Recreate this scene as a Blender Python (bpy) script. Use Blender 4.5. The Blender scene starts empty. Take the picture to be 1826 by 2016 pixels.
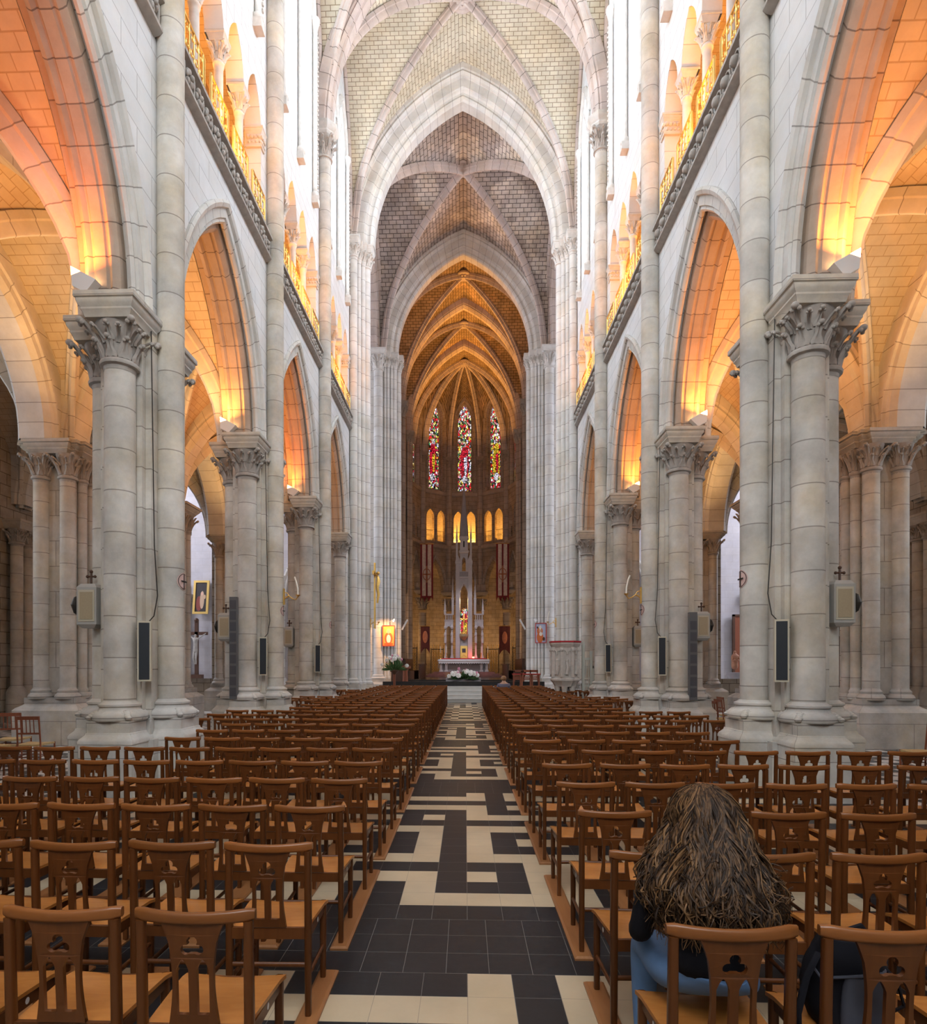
import bpy, bmesh, math, random
from math import pi, sin, cos, sqrt, radians, atan2, asin, acos
from mathutils import Vector, Matrix
random.seed(7)
C = bpy.context.scene.collection
SC = bpy.context.scene

# ------------------------------------------------------------------ camera, world, exposure
cam = bpy.data.cameras.new('camera'); camo = bpy.data.objects.new('camera', cam); C.objects.link(camo)
YAW = math.atan(0.035)
camo.location = (0.11, 0, 1.75); camo.rotation_euler = (pi/2, 0, YAW)
cam.sensor_fit = 'HORIZONTAL'; cam.sensor_width = 36; cam.lens = 24.0
cam.shift_x = (913-874.4)/1826; cam.shift_y = 300/1826
cam.clip_end = 200; cam.clip_start = 0.05
SC.camera = camo
SC.view_settings.view_transform = 'Standard'; SC.view_settings.look = 'None'
SC.view_settings.gamma = 1; SC.view_settings.use_curve_mapping = False
SC.view_settings.exposure = 0.60
w = bpy.data.worlds.new('world'); SC.world = w; w.use_nodes = True
w.node_tree.nodes['Background'].inputs[0].default_value = (.75, .85, 1, 1)
w.node_tree.nodes['Background'].inputs[1].default_value = 0.3
SC.cycles.use_denoising = True; SC.cycles.use_adaptive_sampling = True; SC.cycles.adaptive_threshold = .03
SC.cycles.max_bounces = 6; SC.cycles.diffuse_bounces = 4; SC.cycles.glossy_bounces = 2
SC.cycles.sample_clamp_indirect = 6; SC.cycles.caustics_reflective = False; SC.cycles.caustics_refractive = False

def area(name, loc, aim, size, power, col, sy=None, spread=180):
    l = bpy.data.lights.new(name, 'AREA'); l.energy = power; l.color = col; l.size = size
    if sy: l.shape = 'RECTANGLE'; l.size_y = sy
    l.spread = radians(spread)
    o = bpy.data.objects.new(name, l); C.objects.link(o); o.location = loc
    d = Vector(aim) - Vector(loc); o.rotation_euler = d.to_track_quat('-Z', 'Y').to_euler()
    return o
def spot(name, loc, aim, power, col, angle=120, blend=.6, rad=.12):
    l = bpy.data.lights.new(name, 'SPOT'); l.energy = power; l.color = col
    l.spot_size = radians(angle); l.spot_blend = blend; l.shadow_soft_size = rad
    o = bpy.data.objects.new(name, l); C.objects.link(o); o.location = loc
    d = Vector(aim) - Vector(loc); o.rotation_euler = d.to_track_quat('-Z', 'Y').to_euler()
    return o

BAYS = [-1.01, 3.91, 8.83, 13.75, 18.67, 23.59]      # nave pier lines along the nave
DAY = (.76, .88, 1.0); ORG = (1.0, .40, .09); AMB = (1.0, .56, .20)
WIN = 8.0                                              # brightness of the clear glass windows
# wide soft fill light added behind the camera; the west wall is blank
area('west_fill_light', (0, -5.75, 10.5), (0, 11, 1.5), 7, 1500, (.94, .97, 1), 11)
# floods on the capitals, gallery lamps, choir floods
for s in (-1, 1):
    for i, y in enumerate(BAYS[2:5]):
        p = (50, 44, 40)[i]
        area('aisle_flood_light', (s*4.98, y-.98, 6.86), (s*5.6, y-1.45, 9.5), .28, p*(1.25 if s > 0 else 1), ((1, .21, .03) if i != 1 else (1, .38, .08)) if s < 0 else (1, .29, .045), .16, 170)
        area('aisle_back_flood_light', (s*5.6, y+.95, 6.8), (s*7.2, y+2.4, 9.6), .25, p*.8, (1, .40, .085), .16, 170)
    for i in range(1, 5):
        y0, y1 = BAYS[i], BAYS[i+1]
        area('gallery_lamp_light', (s*5.25, (y0+y1)/2, 11.35), (s*5.05, (y0+y1)/2, 14),   .2, 190, (1, .34, .035), 3.6, 175)
    for y in (6.4, 11.3, 16.2, 21.1):
        area('aisle_far_light', (s*8.4, y, 6.9), (s*7.2, y, 9.8), .3, 30, AMB, .3, 170)
    area('crossing_daylight', (s*21.6, 28.2, 13), (0, 28.2, 11), 5, 800, (.88, .86, 1), 9)
    for y, ty in ((37.75, 34.6), (42.7, 39.6), (44.6, 45.6)):
        area('choir_flood_light', (s*2.3, y, 17.0), (s*.3, ty, 24.3), .3, 95 if y < 44 else 62, (1, .42, .07), .3, 110)
    for y in (36, 41):
        area('choir_aisle_light', (s*6.2, y, 3.2), (s*4.2, y+.5, 6), .8, 60, (1, .6, .3), .8)
    area('ambulatory_light', (s*5.5, 47.5, 3.0), (s*3.0, 50.5, 5), .6, 50, (1, .56, .2), .6)
    area('ambulatory_back_light', (s*2.0, 51.0, 2.5), (s*1.4, 53, 6), .6, 34, (1, .56, .2), .6)
    for k in (18, 54):
        a = radians(k-18)*s + (radians(0))
        area('apse_gallery_light', (s*4.75*sin(radians(k-10)), 45+4.75*cos(radians(k-10)), 11.5), (s*4.8*sin(radians(k-10)), 45+4.8*cos(radians(k-10)), 14), .25, 70, (1, .46, .08), 1.2)
spot('picture_light', (-3.55, 30.7, 4.1), (-3.9, 31.7, 3.1), 170, (1, .50, .20), 95, .7, .05)
spot('altar_fill_spot', (-3.0, 34.0, 12), (0, 41, 2.2), 900, (.92, .90, 1), 22, .5, .2)  # pair of added fill spots brightening the dim altar, no fixtures modelled
spot('altar_fill_spot', (3.0, 34.0, 12), (0, 41, 4.5), 900, (.92, .90, 1), 26, .5, .2)
area('niche_light', (0, 41.62, 6.2), (0, 41.6, 4.2), .3, 60, (1, .68, .3), .35)

# ------------------------------------------------------------------ mesh helper
class MB:
    def __init__(s, vo=0.0): s.v = []; s.f = []; s.u = []; s.m = []; s.vo = vo
    def face(s, idx, uv=None, mi=0):
        s.f.append(tuple(idx)); s.u.append(uv); s.m.append(mi)
    def poly(s, pts, uv=None, mi=0):
        n = len(s.v); s.v += [tuple(p) for p in pts]; s.face(range(n, n+len(pts)), uv, mi)
    def box(s, x0, x1, y0, y1, z0, z1, mi=0):
        if x0 > x1: x0, x1 = x1, x0
        if y0 > y1: y0, y1 = y1, y0
        n = len(s.v)
        s.v += [(x, y, z) for z in (z0, z1) for y in (y0, y1) for x in (x0, x1)]
        for q in ((0, 2, 3, 1), (4, 5, 7, 6), (0, 1, 5, 4), (1, 3, 7, 5), (3, 2, 6, 7), (2, 0, 4, 6)):
            s.face([n+i for i in q], None, mi)
    def loft(s, rings, closed=True, cap=(False, False), mi=0, v0=0):
        n = len(s.v); k = len(rings[0]); L = v0; R = len(rings)
        for r in rings: s.v += [tuple(p) for p in r]
        us = [[0.0] for _ in range(R)]
        for i, r in enumerate(rings):
            for j in range(k if closed else k-1):
                us[i].append(us[i][-1] + (Vector(r[(j+1) % k])-Vector(r[j])).length)
        for i in range(R-1):
            d = max((Vector(rings[i+1][j])-Vector(rings[i][j])).length for j in range(k))
            for j in range(k if closed else k-1):
                a, b = n+i*k+j, n+i*k+(j+1) % k
                s.face((a, b, b+k, a+k), ((us[i][j], L), (us[i][j+1], L), (us[i+1][j+1], L+d), (us[i+1][j], L+d)), mi)
            L += d
        if cap[0]: s.face([n+j for j in range(k)][::-1], None, mi)
        if cap[1]: s.face([n+(R-1)*k+j for j in range(k)], None, mi)
    def lathe(s, cx, cy, prof, n=24, cap=(False, False), mi=0, a0=0, a1=2*pi, sx=1, sy=1):
        full = abs(a1-a0-2*pi) < 1e-6
        m = n if full else n+1
        base = len(s.v)
        for r, z in prof:
            for j in range(m):
                a = a0+(a1-a0)*j/n
                s.v.append((cx+r*cos(a)*sx, cy+r*sin(a)*sy, z))
        rr = max(p[0] for p in prof)
        for i in range(len(prof)-1):
            for j in range(n):
                a, b = base+i*m+j, base+i*m+(j+1) % m
                u0, u1 = j/n*(a1-a0)*rr, (j+1)/n*(a1-a0)*rr
                s.face((a, b, b+m, a+m), ((u0, prof[i][1]+s.vo), (u1, prof[i][1]+s.vo), (u1, prof[i+1][1]+s.vo), (u0, prof[i+1][1]+s.vo)), mi)
        if cap[0]: s.face([base+j for j in range(m)][::-1], None, mi)
        if cap[1]: s.face([base+(len(prof)-1)*m+j for j in range(m)], None, mi)
    def sq(s, cx, cy, prof, cap=(True, True), mi=0, hy=None):
        rings = []
        for h, z in prof:
            k = h if hy is None else h+hy
            rings.append([(cx-h, cy-k, z), (cx+h, cy-k, z), (cx+h, cy+k, z), (cx-h, cy+k, z)])
        s.loft(rings, True, cap, mi, v0=prof[0][1])
    def tube(s, path, r, n=6, mi=0, cap=True, flat=1.0):
        P = [Vector(p) for p in path]; rings = []; up = None
        for i, p in enumerate(P):
            t = (P[min(i+1, len(P)-1)]-P[max(i-1, 0)])
            if t.length < 1e-9: t = Vector((0, 0, 1))
            t.normalize()
            if up is None:
                up = Vector((0, 0, 1)) if abs(t.z) < .9 else Vector((1, 0, 0))
            a = t.cross(up)
            if a.length < 1e-6: a = t.orthogonal()
            a.normalize(); b = a.cross(t); up = b
            rr = r[i] if isinstance(r, (list, tuple)) else r
            rings.append([p+a*cos(2*pi*j/n)*rr+b*sin(2*pi*j/n)*rr*flat for j in range(n)])
        s.loft(rings, True, (cap, cap), mi)
    def ball(s, c, r, n=8, m=5, sc=(1, 1, 1), mi=0):
        base = len(s.v)
        s.v.append((c[0], c[1], c[2]-r*sc[2]))
        for i in range(1, m):
            a = pi*i/m
            for j in range(n):
                b = 2*pi*j/n
                s.v.append((c[0]+r*sin(a)*cos(b)*sc[0], c[1]+r*sin(a)*sin(b)*sc[1], c[2]-r*cos(a)*sc[2]))
        s.v.append((c[0], c[1], c[2]+r*sc[2])); top = len(s.v)-1
        for j in range(n): s.face((base, base+1+(j+1) % n, base+1+j), None, mi)
        for i in range(m-2):
            for j in range(n):
                a = base+1+i*n+j; b = base+1+i*n+(j+1) % n
                s.face((a, b, b+n, a+n), None, mi)
        o = base+1+(m-2)*n
        for j in range(n): s.face((o+j, o+(j+1) % n, top), None, mi)
    def mesh(s, name, mats, ang=38):
        me = bpy.data.meshes.new(name); me.from_pydata(s.v, [], s.f)
        uvl = me.uv_layers.new(name='UVMap'); data = []
        for f, u in zip(s.f, s.u):
            if u: data += [c for q in u for c in q]
            else:
                p = [s.v[i] for i in f]; nx = ny = nz = 0
                for i in range(len(p)):
                    a, b = p[i], p[(i+1) % len(p)]
                    nx += (a[1]-b[1])*(a[2]+b[2]); ny += (a[2]-b[2])*(a[0]+b[0]); nz += (a[0]-b[0])*(a[1]+b[1])
                nx, ny, nz = abs(nx), abs(ny), abs(nz)
                for q in p:
                    if nz >= nx and nz >= ny: data += [q[0], q[1]]
                    elif nx >= ny: data += [q[1], q[2]]
                    else: data += [q[0], q[2]]
        uvl.data.foreach_set('uv', data)
        for m in (mats if isinstance(mats, (list, tuple)) else [mats]): me.materials.append(m)
        me.polygons.foreach_set('material_index', s.m)
        if ang:
            me.polygons.foreach_set('use_smooth', [True]*len(s.f))
            me.set_sharp_from_angle(angle=radians(ang))
        me.update()
        return me
    def build(s, name, mats, parent=None, ang=38):
        o = bpy.data.objects.new(name, s.mesh(name, mats, ang)); C.objects.link(o)
        if parent is not None: o.parent = parent
        return o

def tag(o, label=None, cat=None, group=None, kind=None):
    if label: o['label'] = label
    if cat: o['category'] = cat
    if group: o['group'] = group
    if kind: o['kind'] = kind
    return o
def empty(name, loc=(0, 0, 0), rz=0, label=None, cat=None, group=None, kind=None):
    o = bpy.data.objects.new(name, None); C.objects.link(o); o.location = loc; o.rotation_euler = (0, 0, rz)
    o.empty_display_size = .1
    return tag(o, label, cat, group, kind)
def copy_tree(o, loc=None, rz=None):
    r = o.copy(); C.objects.link(r)
    if loc is not None: r.location = loc
    if rz is not None: r.rotation_euler = (0, 0, rz)
    for ch in list(o.children):
        c = ch.copy(); C.objects.link(c); c.parent = r
        for g in list(ch.children):
            d = g.copy(); C.objects.link(d); d.parent = c
    return r
def shared(name, me, parent):
    o = bpy.data.objects.new(name, me); C.objects.link(o); o.parent = parent; return o

# ------------------------------------------------------------------ materials
def nt(name):
    m = bpy.data.materials.new(name); m.use_nodes = True
    n = m.node_tree.nodes; l = m.node_tree.links
    return m, n, l, n['Principled BSDF']
def plain(name, col, rough=.6, metal=0, var=0, scale=8, emit=0, spec=.4):
    m, n, l, b = nt(name)
    b.inputs['Base Color'].default_value = (*col, 1); b.inputs['Roughness'].default_value = rough
    b.inputs['Metallic'].default_value = metal; b.inputs['Specular IOR Level'].default_value = spec
    if var:
        tc = n.new('ShaderNodeTexCoord'); no = n.new('ShaderNodeTexNoise'); no.inputs['Scale'].default_value = scale
        no.inputs['Detail'].default_value = 5
        mx = n.new('ShaderNodeMix'); mx.data_type = 'RGBA'
        mx.inputs[6].default_value = (*[c*(1-var) for c in col], 1); mx.inputs[7].default_value = (*[min(1, c*(1+var)) for c in col], 1)
        l.new(tc.outputs['Object'], no.inputs['Vector']); l.new(no.outputs['Fac'], mx.inputs[0]); l.new(mx.outputs[2], b.inputs['Base Color'])
    if emit:
        b.inputs['Emission Color'].default_value = (*col, 1); b.inputs['Emission Strength'].default_value = emit
    return m
def masonry(name, c1, c2, mort, bw, rh, ms=.012, rough=.85, stain=.25, bump=.25, offs=.5, patch=None):
    m, n, l, b = nt(name)
    tc = n.new('ShaderNodeTexCoord'); uv = n.new('ShaderNodeUVMap')
    no0 = n.new('ShaderNodeTexNoise'); no0.inputs['Scale'].default_value = 2.5; no0.inputs['Detail'].default_value = 2
    l.new(tc.outputs['Object'], no0.inputs['Vector'])
    sub = n.new('ShaderNodeVectorMath'); sub.operation = 'SUBTRACT'; sub.inputs[1].default_value = (.5, .5, .5)
    l.new(no0.outputs['Color'], sub.inputs[0])
    sc = n.new('ShaderNodeVectorMath'); sc.operation = 'SCALE'; sc.inputs['Scale'].default_value = .006
    l.new(sub.outputs[0], sc.inputs[0])
    ad = n.new('ShaderNodeVectorMath'); ad.operation = 'ADD'
    l.new(uv.outputs[0], ad.inputs[0]); l.new(sc.outputs[0], ad.inputs[1])
    br = n.new('ShaderNodeTexBrick'); br.offset = offs
    br.inputs['Color1'].default_value = (*c1, 1); br.inputs['Color2'].default_value = (*c2, 1); br.inputs['Mortar'].default_value = (*mort, 1)
    br.inputs['Scale'].default_value = 1; br.inputs['Mortar Size'].default_value = ms; br.inputs['Mortar Smooth'].default_value = .3
    br.inputs['Brick Width'].default_value = bw; br.inputs['Row Height'].default_value = rh
    l.new(ad.outputs[0], br.inputs['Vector'])
    no = n.new('ShaderNodeTexNoise'); no.inputs['Scale'].default_value = 1.3; no.inputs['Detail'].default_value = 8; no.inputs['Roughness'].default_value = .65
    l.new(tc.outputs['Object'], no.inputs['Vector'])
    rp = n.new('ShaderNodeMapRange'); rp.inputs[1].default_value = .3; rp.inputs[2].default_value = .7
    rp.inputs[3].default_value = 1-stain; rp.inputs[4].default_value = 1+stain*.35
    l.new(no.outputs['Fac'], rp.inputs[0])
    mu = n.new('ShaderNodeVectorMath'); mu.operation = 'SCALE'
    l.new(br.outputs['Color'], mu.inputs[0]); l.new(rp.outputs[0], mu.inputs['Scale'])
    n4 = n.new('ShaderNodeTexNoise'); n4.inputs['Scale'].default_value = .9; n4.inputs['Detail'].default_value = 5; n4.inputs['Roughness'].default_value = .7
    l.new(tc.outputs['Object'], n4.inputs['Vector'])
    r4 = n.new('ShaderNodeMapRange'); r4.inputs[1].default_value = .42; r4.inputs[2].default_value = .66; l.new(n4.outputs['Fac'], r4.inputs[0])
    m4 = n.new('ShaderNodeMix'); m4.data_type = 'RGBA'; m4.blend_type = 'MULTIPLY'; m4.inputs[7].default_value = (.98, .90, .76, 1)
    m5 = n.new('ShaderNodeMath'); m5.operation = 'MULTIPLY'; m5.inputs[1].default_value = min(1, stain*2.6); l.new(r4.outputs[0], m5.inputs[0])
    l.new(m5.outputs[0], m4.inputs[0]); l.new(mu.outputs[0], m4.inputs[6])
    out = m4.outputs[2]
    if patch:
        n2 = n.new('ShaderNodeTexNoise'); n2.inputs['Scale'].default_value = .5; n2.inputs['Detail'].default_value = 3
        l.new(tc.outputs['Object'], n2.inputs['Vector'])
        r2 = n.new('ShaderNodeMapRange'); r2.inputs[1].default_value = .56; r2.inputs[2].default_value = .60
        l.new(n2.outputs['Fac'], r2.inputs[0])
        mx = n.new('ShaderNodeMix'); mx.data_type = 'RGBA'; mx.blend_type = 'MULTIPLY'
        mx.inputs[7].default_value = (*patch, 1)
        l.new(r2.outputs[0], mx.inputs[0]); l.new(out, mx.inputs[6]); out = mx.outputs[2]
    l.new(out, b.inputs['Base Color'])
    b.inputs['Roughness'].default_value = rough; b.inputs['Specular IOR Level'].default_value = .25
    n3 = n.new('ShaderNodeTexNoise'); n3.inputs['Scale'].default_value = 22; n3.inputs['Detail'].default_value = 4
    l.new(tc.outputs['Object'], n3.inputs['Vector'])
    ma = n.new('ShaderNodeMath'); ma.operation = 'MULTIPLY_ADD'; ma.inputs[1].default_value = -1.2
    l.new(br.outputs['Fac'], ma.inputs[0]); l.new(n3.outputs['Fac'], ma.inputs[2])
    bu = n.new('ShaderNodeBump'); bu.inputs['Strength'].default_value = bump; bu.inputs['Distance'].default_value = .01
    l.new(ma.outputs[0], bu.inputs['Height']); l.new(bu.outputs[0], b.inputs['Normal'])
    return m
def wood(name, c1, c2, rough=.35, sc=(14, 14, 1.2)):
    m, n, l, b = nt(name)
    tc = n.new('ShaderNodeTexCoord'); mp = n.new('ShaderNodeMapping'); mp.inputs['Scale'].default_value = sc
    no = n.new('ShaderNodeTexNoise'); no.inputs['Scale'].default_value = 2.2; no.inputs['Detail'].default_value = 6; no.inputs['Distortion'].default_value = .6
    l.new(tc.outputs['Object'], mp.inputs['Vector']); l.new(mp.outputs[0], no.inputs['Vector'])
    oi = n.new('ShaderNodeObjectInfo')
    mx = n.new('ShaderNodeMix'); mx.data_type = 'RGBA'; mx.inputs[6].default_value = (*c1, 1); mx.inputs[7].default_value = (*c2, 1)
    l.new(no.outputs['Fac'], mx.inputs[0])
    hv = n.new('ShaderNodeHueSaturation')
    mr = n.new('ShaderNodeMapRange'); mr.inputs[3].default_value = .82; mr.inputs[4].default_value = 1.15
    l.new(oi.outputs['Random'], mr.inputs[0]); l.new(mr.outputs[0], hv.inputs['Value']); l.new(mx.outputs[2], hv.inputs['Color'])
    l.new(hv.outputs[0], b.inputs['Base Color']); b.inputs['Roughness'].default_value = rough
    b.inputs['Specular IOR Level'].default_value = .38
    return m
ST = (.66, .64, .59); ST2 = (.58, .565, .525); MO = (.30, .27, .24)
M = {}
M['wall'] = masonry('ashlar_wall', (.75, .76, .77), (.70, .715, .72), (.42, .42, .42), .78, .36, .007, stain=.12)
M['drum'] = masonry('drum_stone', (.66, .635, .585), (.58, .555, .505), (.34, .31, .28), 60, .56, .009, stain=.38)
M['drumw'] = masonry('pale_drum_stone', (.68, .68, .66), (.62, .62, .60), (.33, .31, .30), 60, .52, .010, stain=.22)
M['vous'] = masonry('voussoir_stone', (.68, .67, .64), (.62, .61, .58), (.33, .31, .29), 60, .46, .010, stain=.22)
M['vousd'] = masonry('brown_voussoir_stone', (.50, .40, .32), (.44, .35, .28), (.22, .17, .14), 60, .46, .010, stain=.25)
M['base'] = masonry('plinth_stone', (.62, .605, .57), (.56, .545, .52), (.28, .26, .25), 2.2, .52, .006, stain=.4)
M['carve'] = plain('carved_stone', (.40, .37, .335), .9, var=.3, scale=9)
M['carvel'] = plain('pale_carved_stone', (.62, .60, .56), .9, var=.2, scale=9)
M['web'] = masonry('vault_brick', (.70, .65, .52), (.62, .57, .45), (.30, .24, .17), .30, .15, .013, stain=.22)
M['webc'] = masonry('crossing_vault_brick', (.54, .48, .44), (.44, .39, .36), (.13, .11, .10), .36, .19, .018, stain=.4, patch=(1.5, 1.55, 1.5))
M['weba'] = masonry('aisle_vault_brick', (.64, .57, .46), (.58, .52, .42), (.46, .37, .26), .30, .155, .009, stain=.2)
M['chap'] = masonry('chapel_wall_stone', (.50, .45, .38), (.42, .38, .33), (.2, .17, .14), .55, .34, .014, stain=.4)
M['lilac'] = masonry('transept_stone', (.56, .54, .565), (.52, .50, .53), (.45, .42, .42), .8, .38, .006, stain=.12)
M['dark'] = plain('opening_shade', (.03, .028, .025), .9)
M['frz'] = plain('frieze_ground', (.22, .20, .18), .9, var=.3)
M['choir'] = masonry('choir_stone', (.42, .34, .28), (.36, .29, .24), (.13, .1, .08), .6, .34, .010, stain=.35)
M['choird'] = masonry('choir_drum_stone', (.45, .38, .34), (.40, .34, .30), (.16, .13, .12), 60, .5, .012, stain=.3)
M['rib'] = masonry('rib_stone', (.58, .50, .46), (.52, .45, .41), (.2, .17, .15), 60, .5, .012, stain=.25)
M['brass'] = plain('gilt_brass', (.80, .52, .15), .35, .85, var=.2)
M['gold'] = plain('gold_leaf', (.9, .6, .18), .35, .8, var=.15)
M['iron'] = plain('dark_iron', (.05, .045, .04), .5, .5)
M['white'] = plain('white_paint', (.78, .78, .78), .5)
M['grey'] = plain('grey_paint', (.42, .41, .38), .6, var=.1)
M['beige'] = plain('beige_panel', (.42, .34, .22), .6, var=.1, scale=40)
M['grille'] = plain('black_grille', (.02, .025, .032), .5)
M['cream'] = plain('cream_frame', (.55, .50, .38), .5)
M['seat'] = wood('seat_wood', (.36, .13, .027), (.54, .225, .057), .24, (3, 14, 14))
M['wood'] = wood('chair_wood', (.072, .021, .005), (.138, .043, .0095), .33)
M['rail'] = wood('rail_wood', (.165, .052, .012), (.27, .095, .023), .28, (1.5, 14, 14))
M['plank'] = wood('plank_wood', (.25, .10, .036), (.36, .16, .058), .38, (14, 1.5, 14))
M['oak'] = wood('dark_oak', (.06, .028, .016), (.11, .05, .028), .45)
M['redwood'] = wood('red_brown_wood', (.20, .06, .03), (.30, .10, .05), .4)
M['red'] = plain('red_cloth', (.45, .02, .03), .8)
M['linen'] = plain('white_linen', (.75, .77, .84), .8)
M['marble'] = plain('red_marble', (.30, .13, .12), .25, var=.5, scale=5)
M['blackm'] = plain('black_marble', (.03, .03, .03), .2, var=.3)
M['alt'] = plain('altar_stone', (.50, .47, .50), .6, var=.12, scale=5)
M['altd'] = plain('altar_shade_stone', (.30, .28, .30), .7, var=.15, scale=5)
M['green'] = plain('leaf_green', (.06, .13, .04), .6, var=.4, scale=20)
M['petal'] = plain('white_petal', (.85, .85, .80), .6)
M['pink'] = plain('pink_petal', (.70, .30, .42), .6)
M['dry'] = plain('dry_grass', (.50, .38, .14), .8)
M['wax'] = plain('candle_wax', (.85, .82, .72), .5)
M['glass'] = plain('daylight_glass', DAY, .5, emit=WIN)
M['glass2'] = plain('unseen_window_glow', (.85, .9, 1.0), .5, emit=5)
M['step'] = plain('pale_step_stone', (.62, .63, .60), .5, var=.15, scale=3)
M['webo'] = masonry('choir_vault_brick', (.38, .29, .21), (.31, .235, .17), (.08, .06, .04), .34, .18, .016, stain=.45, patch=(1.5, 1.4, 1.3))
M['choirc'] = plain('choir_carving', (.34, .28, .23), .9, var=.3)
def tile(name, col, mort, var, rough, ms=.003):
    m = masonry(name, col, [c*1.08 for c in col], mort, 5, 5, .0001, rough, var, .05)
    n = m.node_tree.nodes; l = m.node_tree.links; b = n['Principled BSDF']
    uv = n.new('ShaderNodeUVMap'); sp = n.new('ShaderNodeSeparateXYZ'); l.new(uv.outputs[0], sp.inputs[0])
    a = n.new('ShaderNodeMath'); a.operation = 'MINIMUM'; l.new(sp.outputs[0], a.inputs[0]); l.new(sp.outputs[1], a.inputs[1])
    g = n.new('ShaderNodeMath'); g.operation = 'LESS_THAN'; g.inputs[1].default_value = ms; l.new(a.outputs[0], g.inputs[0])
    mx = n.new('ShaderNodeMix'); mx.data_type = 'RGBA'; mx.inputs[7].default_value = (*mort, 1)
    src = b.inputs['Base Color'].links[0].from_socket
    l.new(g.outputs[0], mx.inputs[0]); l.new(src, mx.inputs[6]); l.new(mx.outputs[2], b.inputs['Base Color'])
    b.inputs['Specular IOR Level'].default_value = .45
    return m
M['tile0'] = tile('black_tile', (.014, .016, .021), (.18, .18, .17), .3, .42)
M['tile1'] = tile('cream_tile', (.55, .45, .31), (.30, .25, .19), .18, .34)
M['tile0b'] = tile('black_aisle_tile', (.032, .036, .045), (.16, .16, .15), .35, .28)
M['tile1b'] = tile('white_aisle_tile', (.62, .60, .58), (.30, .25, .19), .15, .3)
def stain(name, robe, robe2, seed):
    """leaded glass: bright mosaic with a robed figure"""
    m, n, l, b = nt(name)
    uv = n.new('ShaderNodeUVMap'); mp = n.new('ShaderNodeMapping'); mp.inputs['Scale'].default_value = (9, 5.5, 1); mp.inputs['Location'].default_value = (seed*3.3, seed*1.7, 0)
    l.new(uv.outputs[0], mp.inputs[0])
    vo = n.new('ShaderNodeTexVoronoi'); vo.inputs['Scale'].default_value = 1; l.new(mp.outputs[0], vo.inputs['Vector'])
    ve = n.new('ShaderNodeTexVoronoi'); ve.feature = 'DISTANCE_TO_EDGE'; ve.inputs['Scale'].default_value = 1; l.new(mp.outputs[0], ve.inputs['Vector'])
    sx = n.new('ShaderNodeSeparateColor'); l.new(vo.outputs['Color'], sx.inputs[0])
    cr = n.new('ShaderNodeValToRGB'); cr.color_ramp.interpolation = 'CONSTANT'
    cols = [(.8, .02, .02), (1, .85, .38), (.95, .65, .06), (.03, .03, .03), (1, 1, 1), (.55, .02, .08), (.9, .85, .3), (.05, .25, .10), (.75, .7, 1), (.9, .3, .35)]
    e = cr.color_ramp.elements; e[0].color = (*cols[0], 1); e[0].position = 0; e[1].position = .1; e[1].color = (*cols[1], 1)
    for i, c in enumerate(cols[2:]): q = e.new(.2+.1*i); q.color = (*c, 1)
    l.new(sx.outputs[0], cr.inputs[0])
    # figure masks: ellipses in window coordinates
    sp = n.new('ShaderNodeSeparateXYZ'); l.new(uv.outputs[0], sp.inputs[0])
    def ell(cx, cy, rx, ry):
        a = n.new('ShaderNodeMath'); a.operation = 'SUBTRACT'; a.inputs[1].default_value = cx; l.new(sp.outputs[0], a.inputs[0])
        a2 = n.new('ShaderNodeMath'); a2.operation = 'DIVIDE'; a2.inputs[1].default_value = rx; l.new(a.outputs[0], a2.inputs[0])
        c = n.new('ShaderNodeMath'); c.operation = 'SUBTRACT'; c.inputs[1].default_value = cy; l.new(sp.outputs[1], c.inputs[0])
        c2 = n.new('ShaderNodeMath'); c2.operation = 'DIVIDE'; c2.inputs[1].default_value = ry; l.new(c.outputs[0], c2.inputs[0])
        p1 = n.new('ShaderNodeMath'); p1.operation = 'MULTIPLY'; l.new(a2.outputs[0], p1.inputs[0]); l.new(a2.outputs[0], p1.inputs[1])
        p2 = n.new('ShaderNodeMath'); p2.operation = 'MULTIPLY_ADD'; l.new(c2.outputs[0], p2.inputs[0]); l.new(c2.outputs[0], p2.inputs[1]); l.new(p1.outputs[0], p2.inputs[2])
        q = n.new('ShaderNodeMath'); q.operation = 'LESS_THAN'; q.inputs[1].default_value = 1; l.new(p2.outputs[0], q.inputs[0])
        return q.outputs[0]
    out = cr.outputs[0]
    hv = None
    for (cx, cy, rx, ry, col) in ((0, 2.1, .33, 1.45, robe), (.08, 2.4, .13, 1.2, robe2), (0, 3.15, .24, .45, robe), (0, .95, .22, .3, (.8, .75, .9)), (0, 3.72, .12, .2, (.75, .62, .6))):
        mx = n.new('ShaderNodeMix'); mx.data_type = 'RGBA'; mx.inputs[7].default_value = (*col, 1)
        l.new(ell(cx, cy, rx, ry), mx.inputs[0]); l.new(out, mx.inputs[6]); out = mx.outputs[2]
    # soft folds and brightness per pane
    mr = n.new('ShaderNodeMapRange'); mr.inputs[3].default_value = .35; mr.inputs[4].default_value = 1.3; l.new(sx.outputs[1], mr.inputs[0])
    gt = n.new('ShaderNodeMath'); gt.operation = 'GREATER_THAN'; gt.inputs[1].default_value = .095; l.new(ve.outputs['Distance'], gt.inputs[0])
    mm = n.new('ShaderNodeMath'); mm.operation = 'MULTIPLY'; l.new(mr.outputs[0], mm.inputs[0]); l.new(gt.outputs[0], mm.inputs[1])
    m3 = n.new('ShaderNodeMath'); m3.operation = 'MULTIPLY'; m3.inputs[1].default_value = 1.0; l.new(mm.outputs[0], m3.inputs[0])
    b.inputs['Base Color'].default_value = (.02, .02, .02, 1); b.inputs['Roughness'].default_value = .3
    l.new(out, b.inputs['Emission Color']); l.new(m3.outputs[0], b.inputs['Emission Strength'])
    return m
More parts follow.
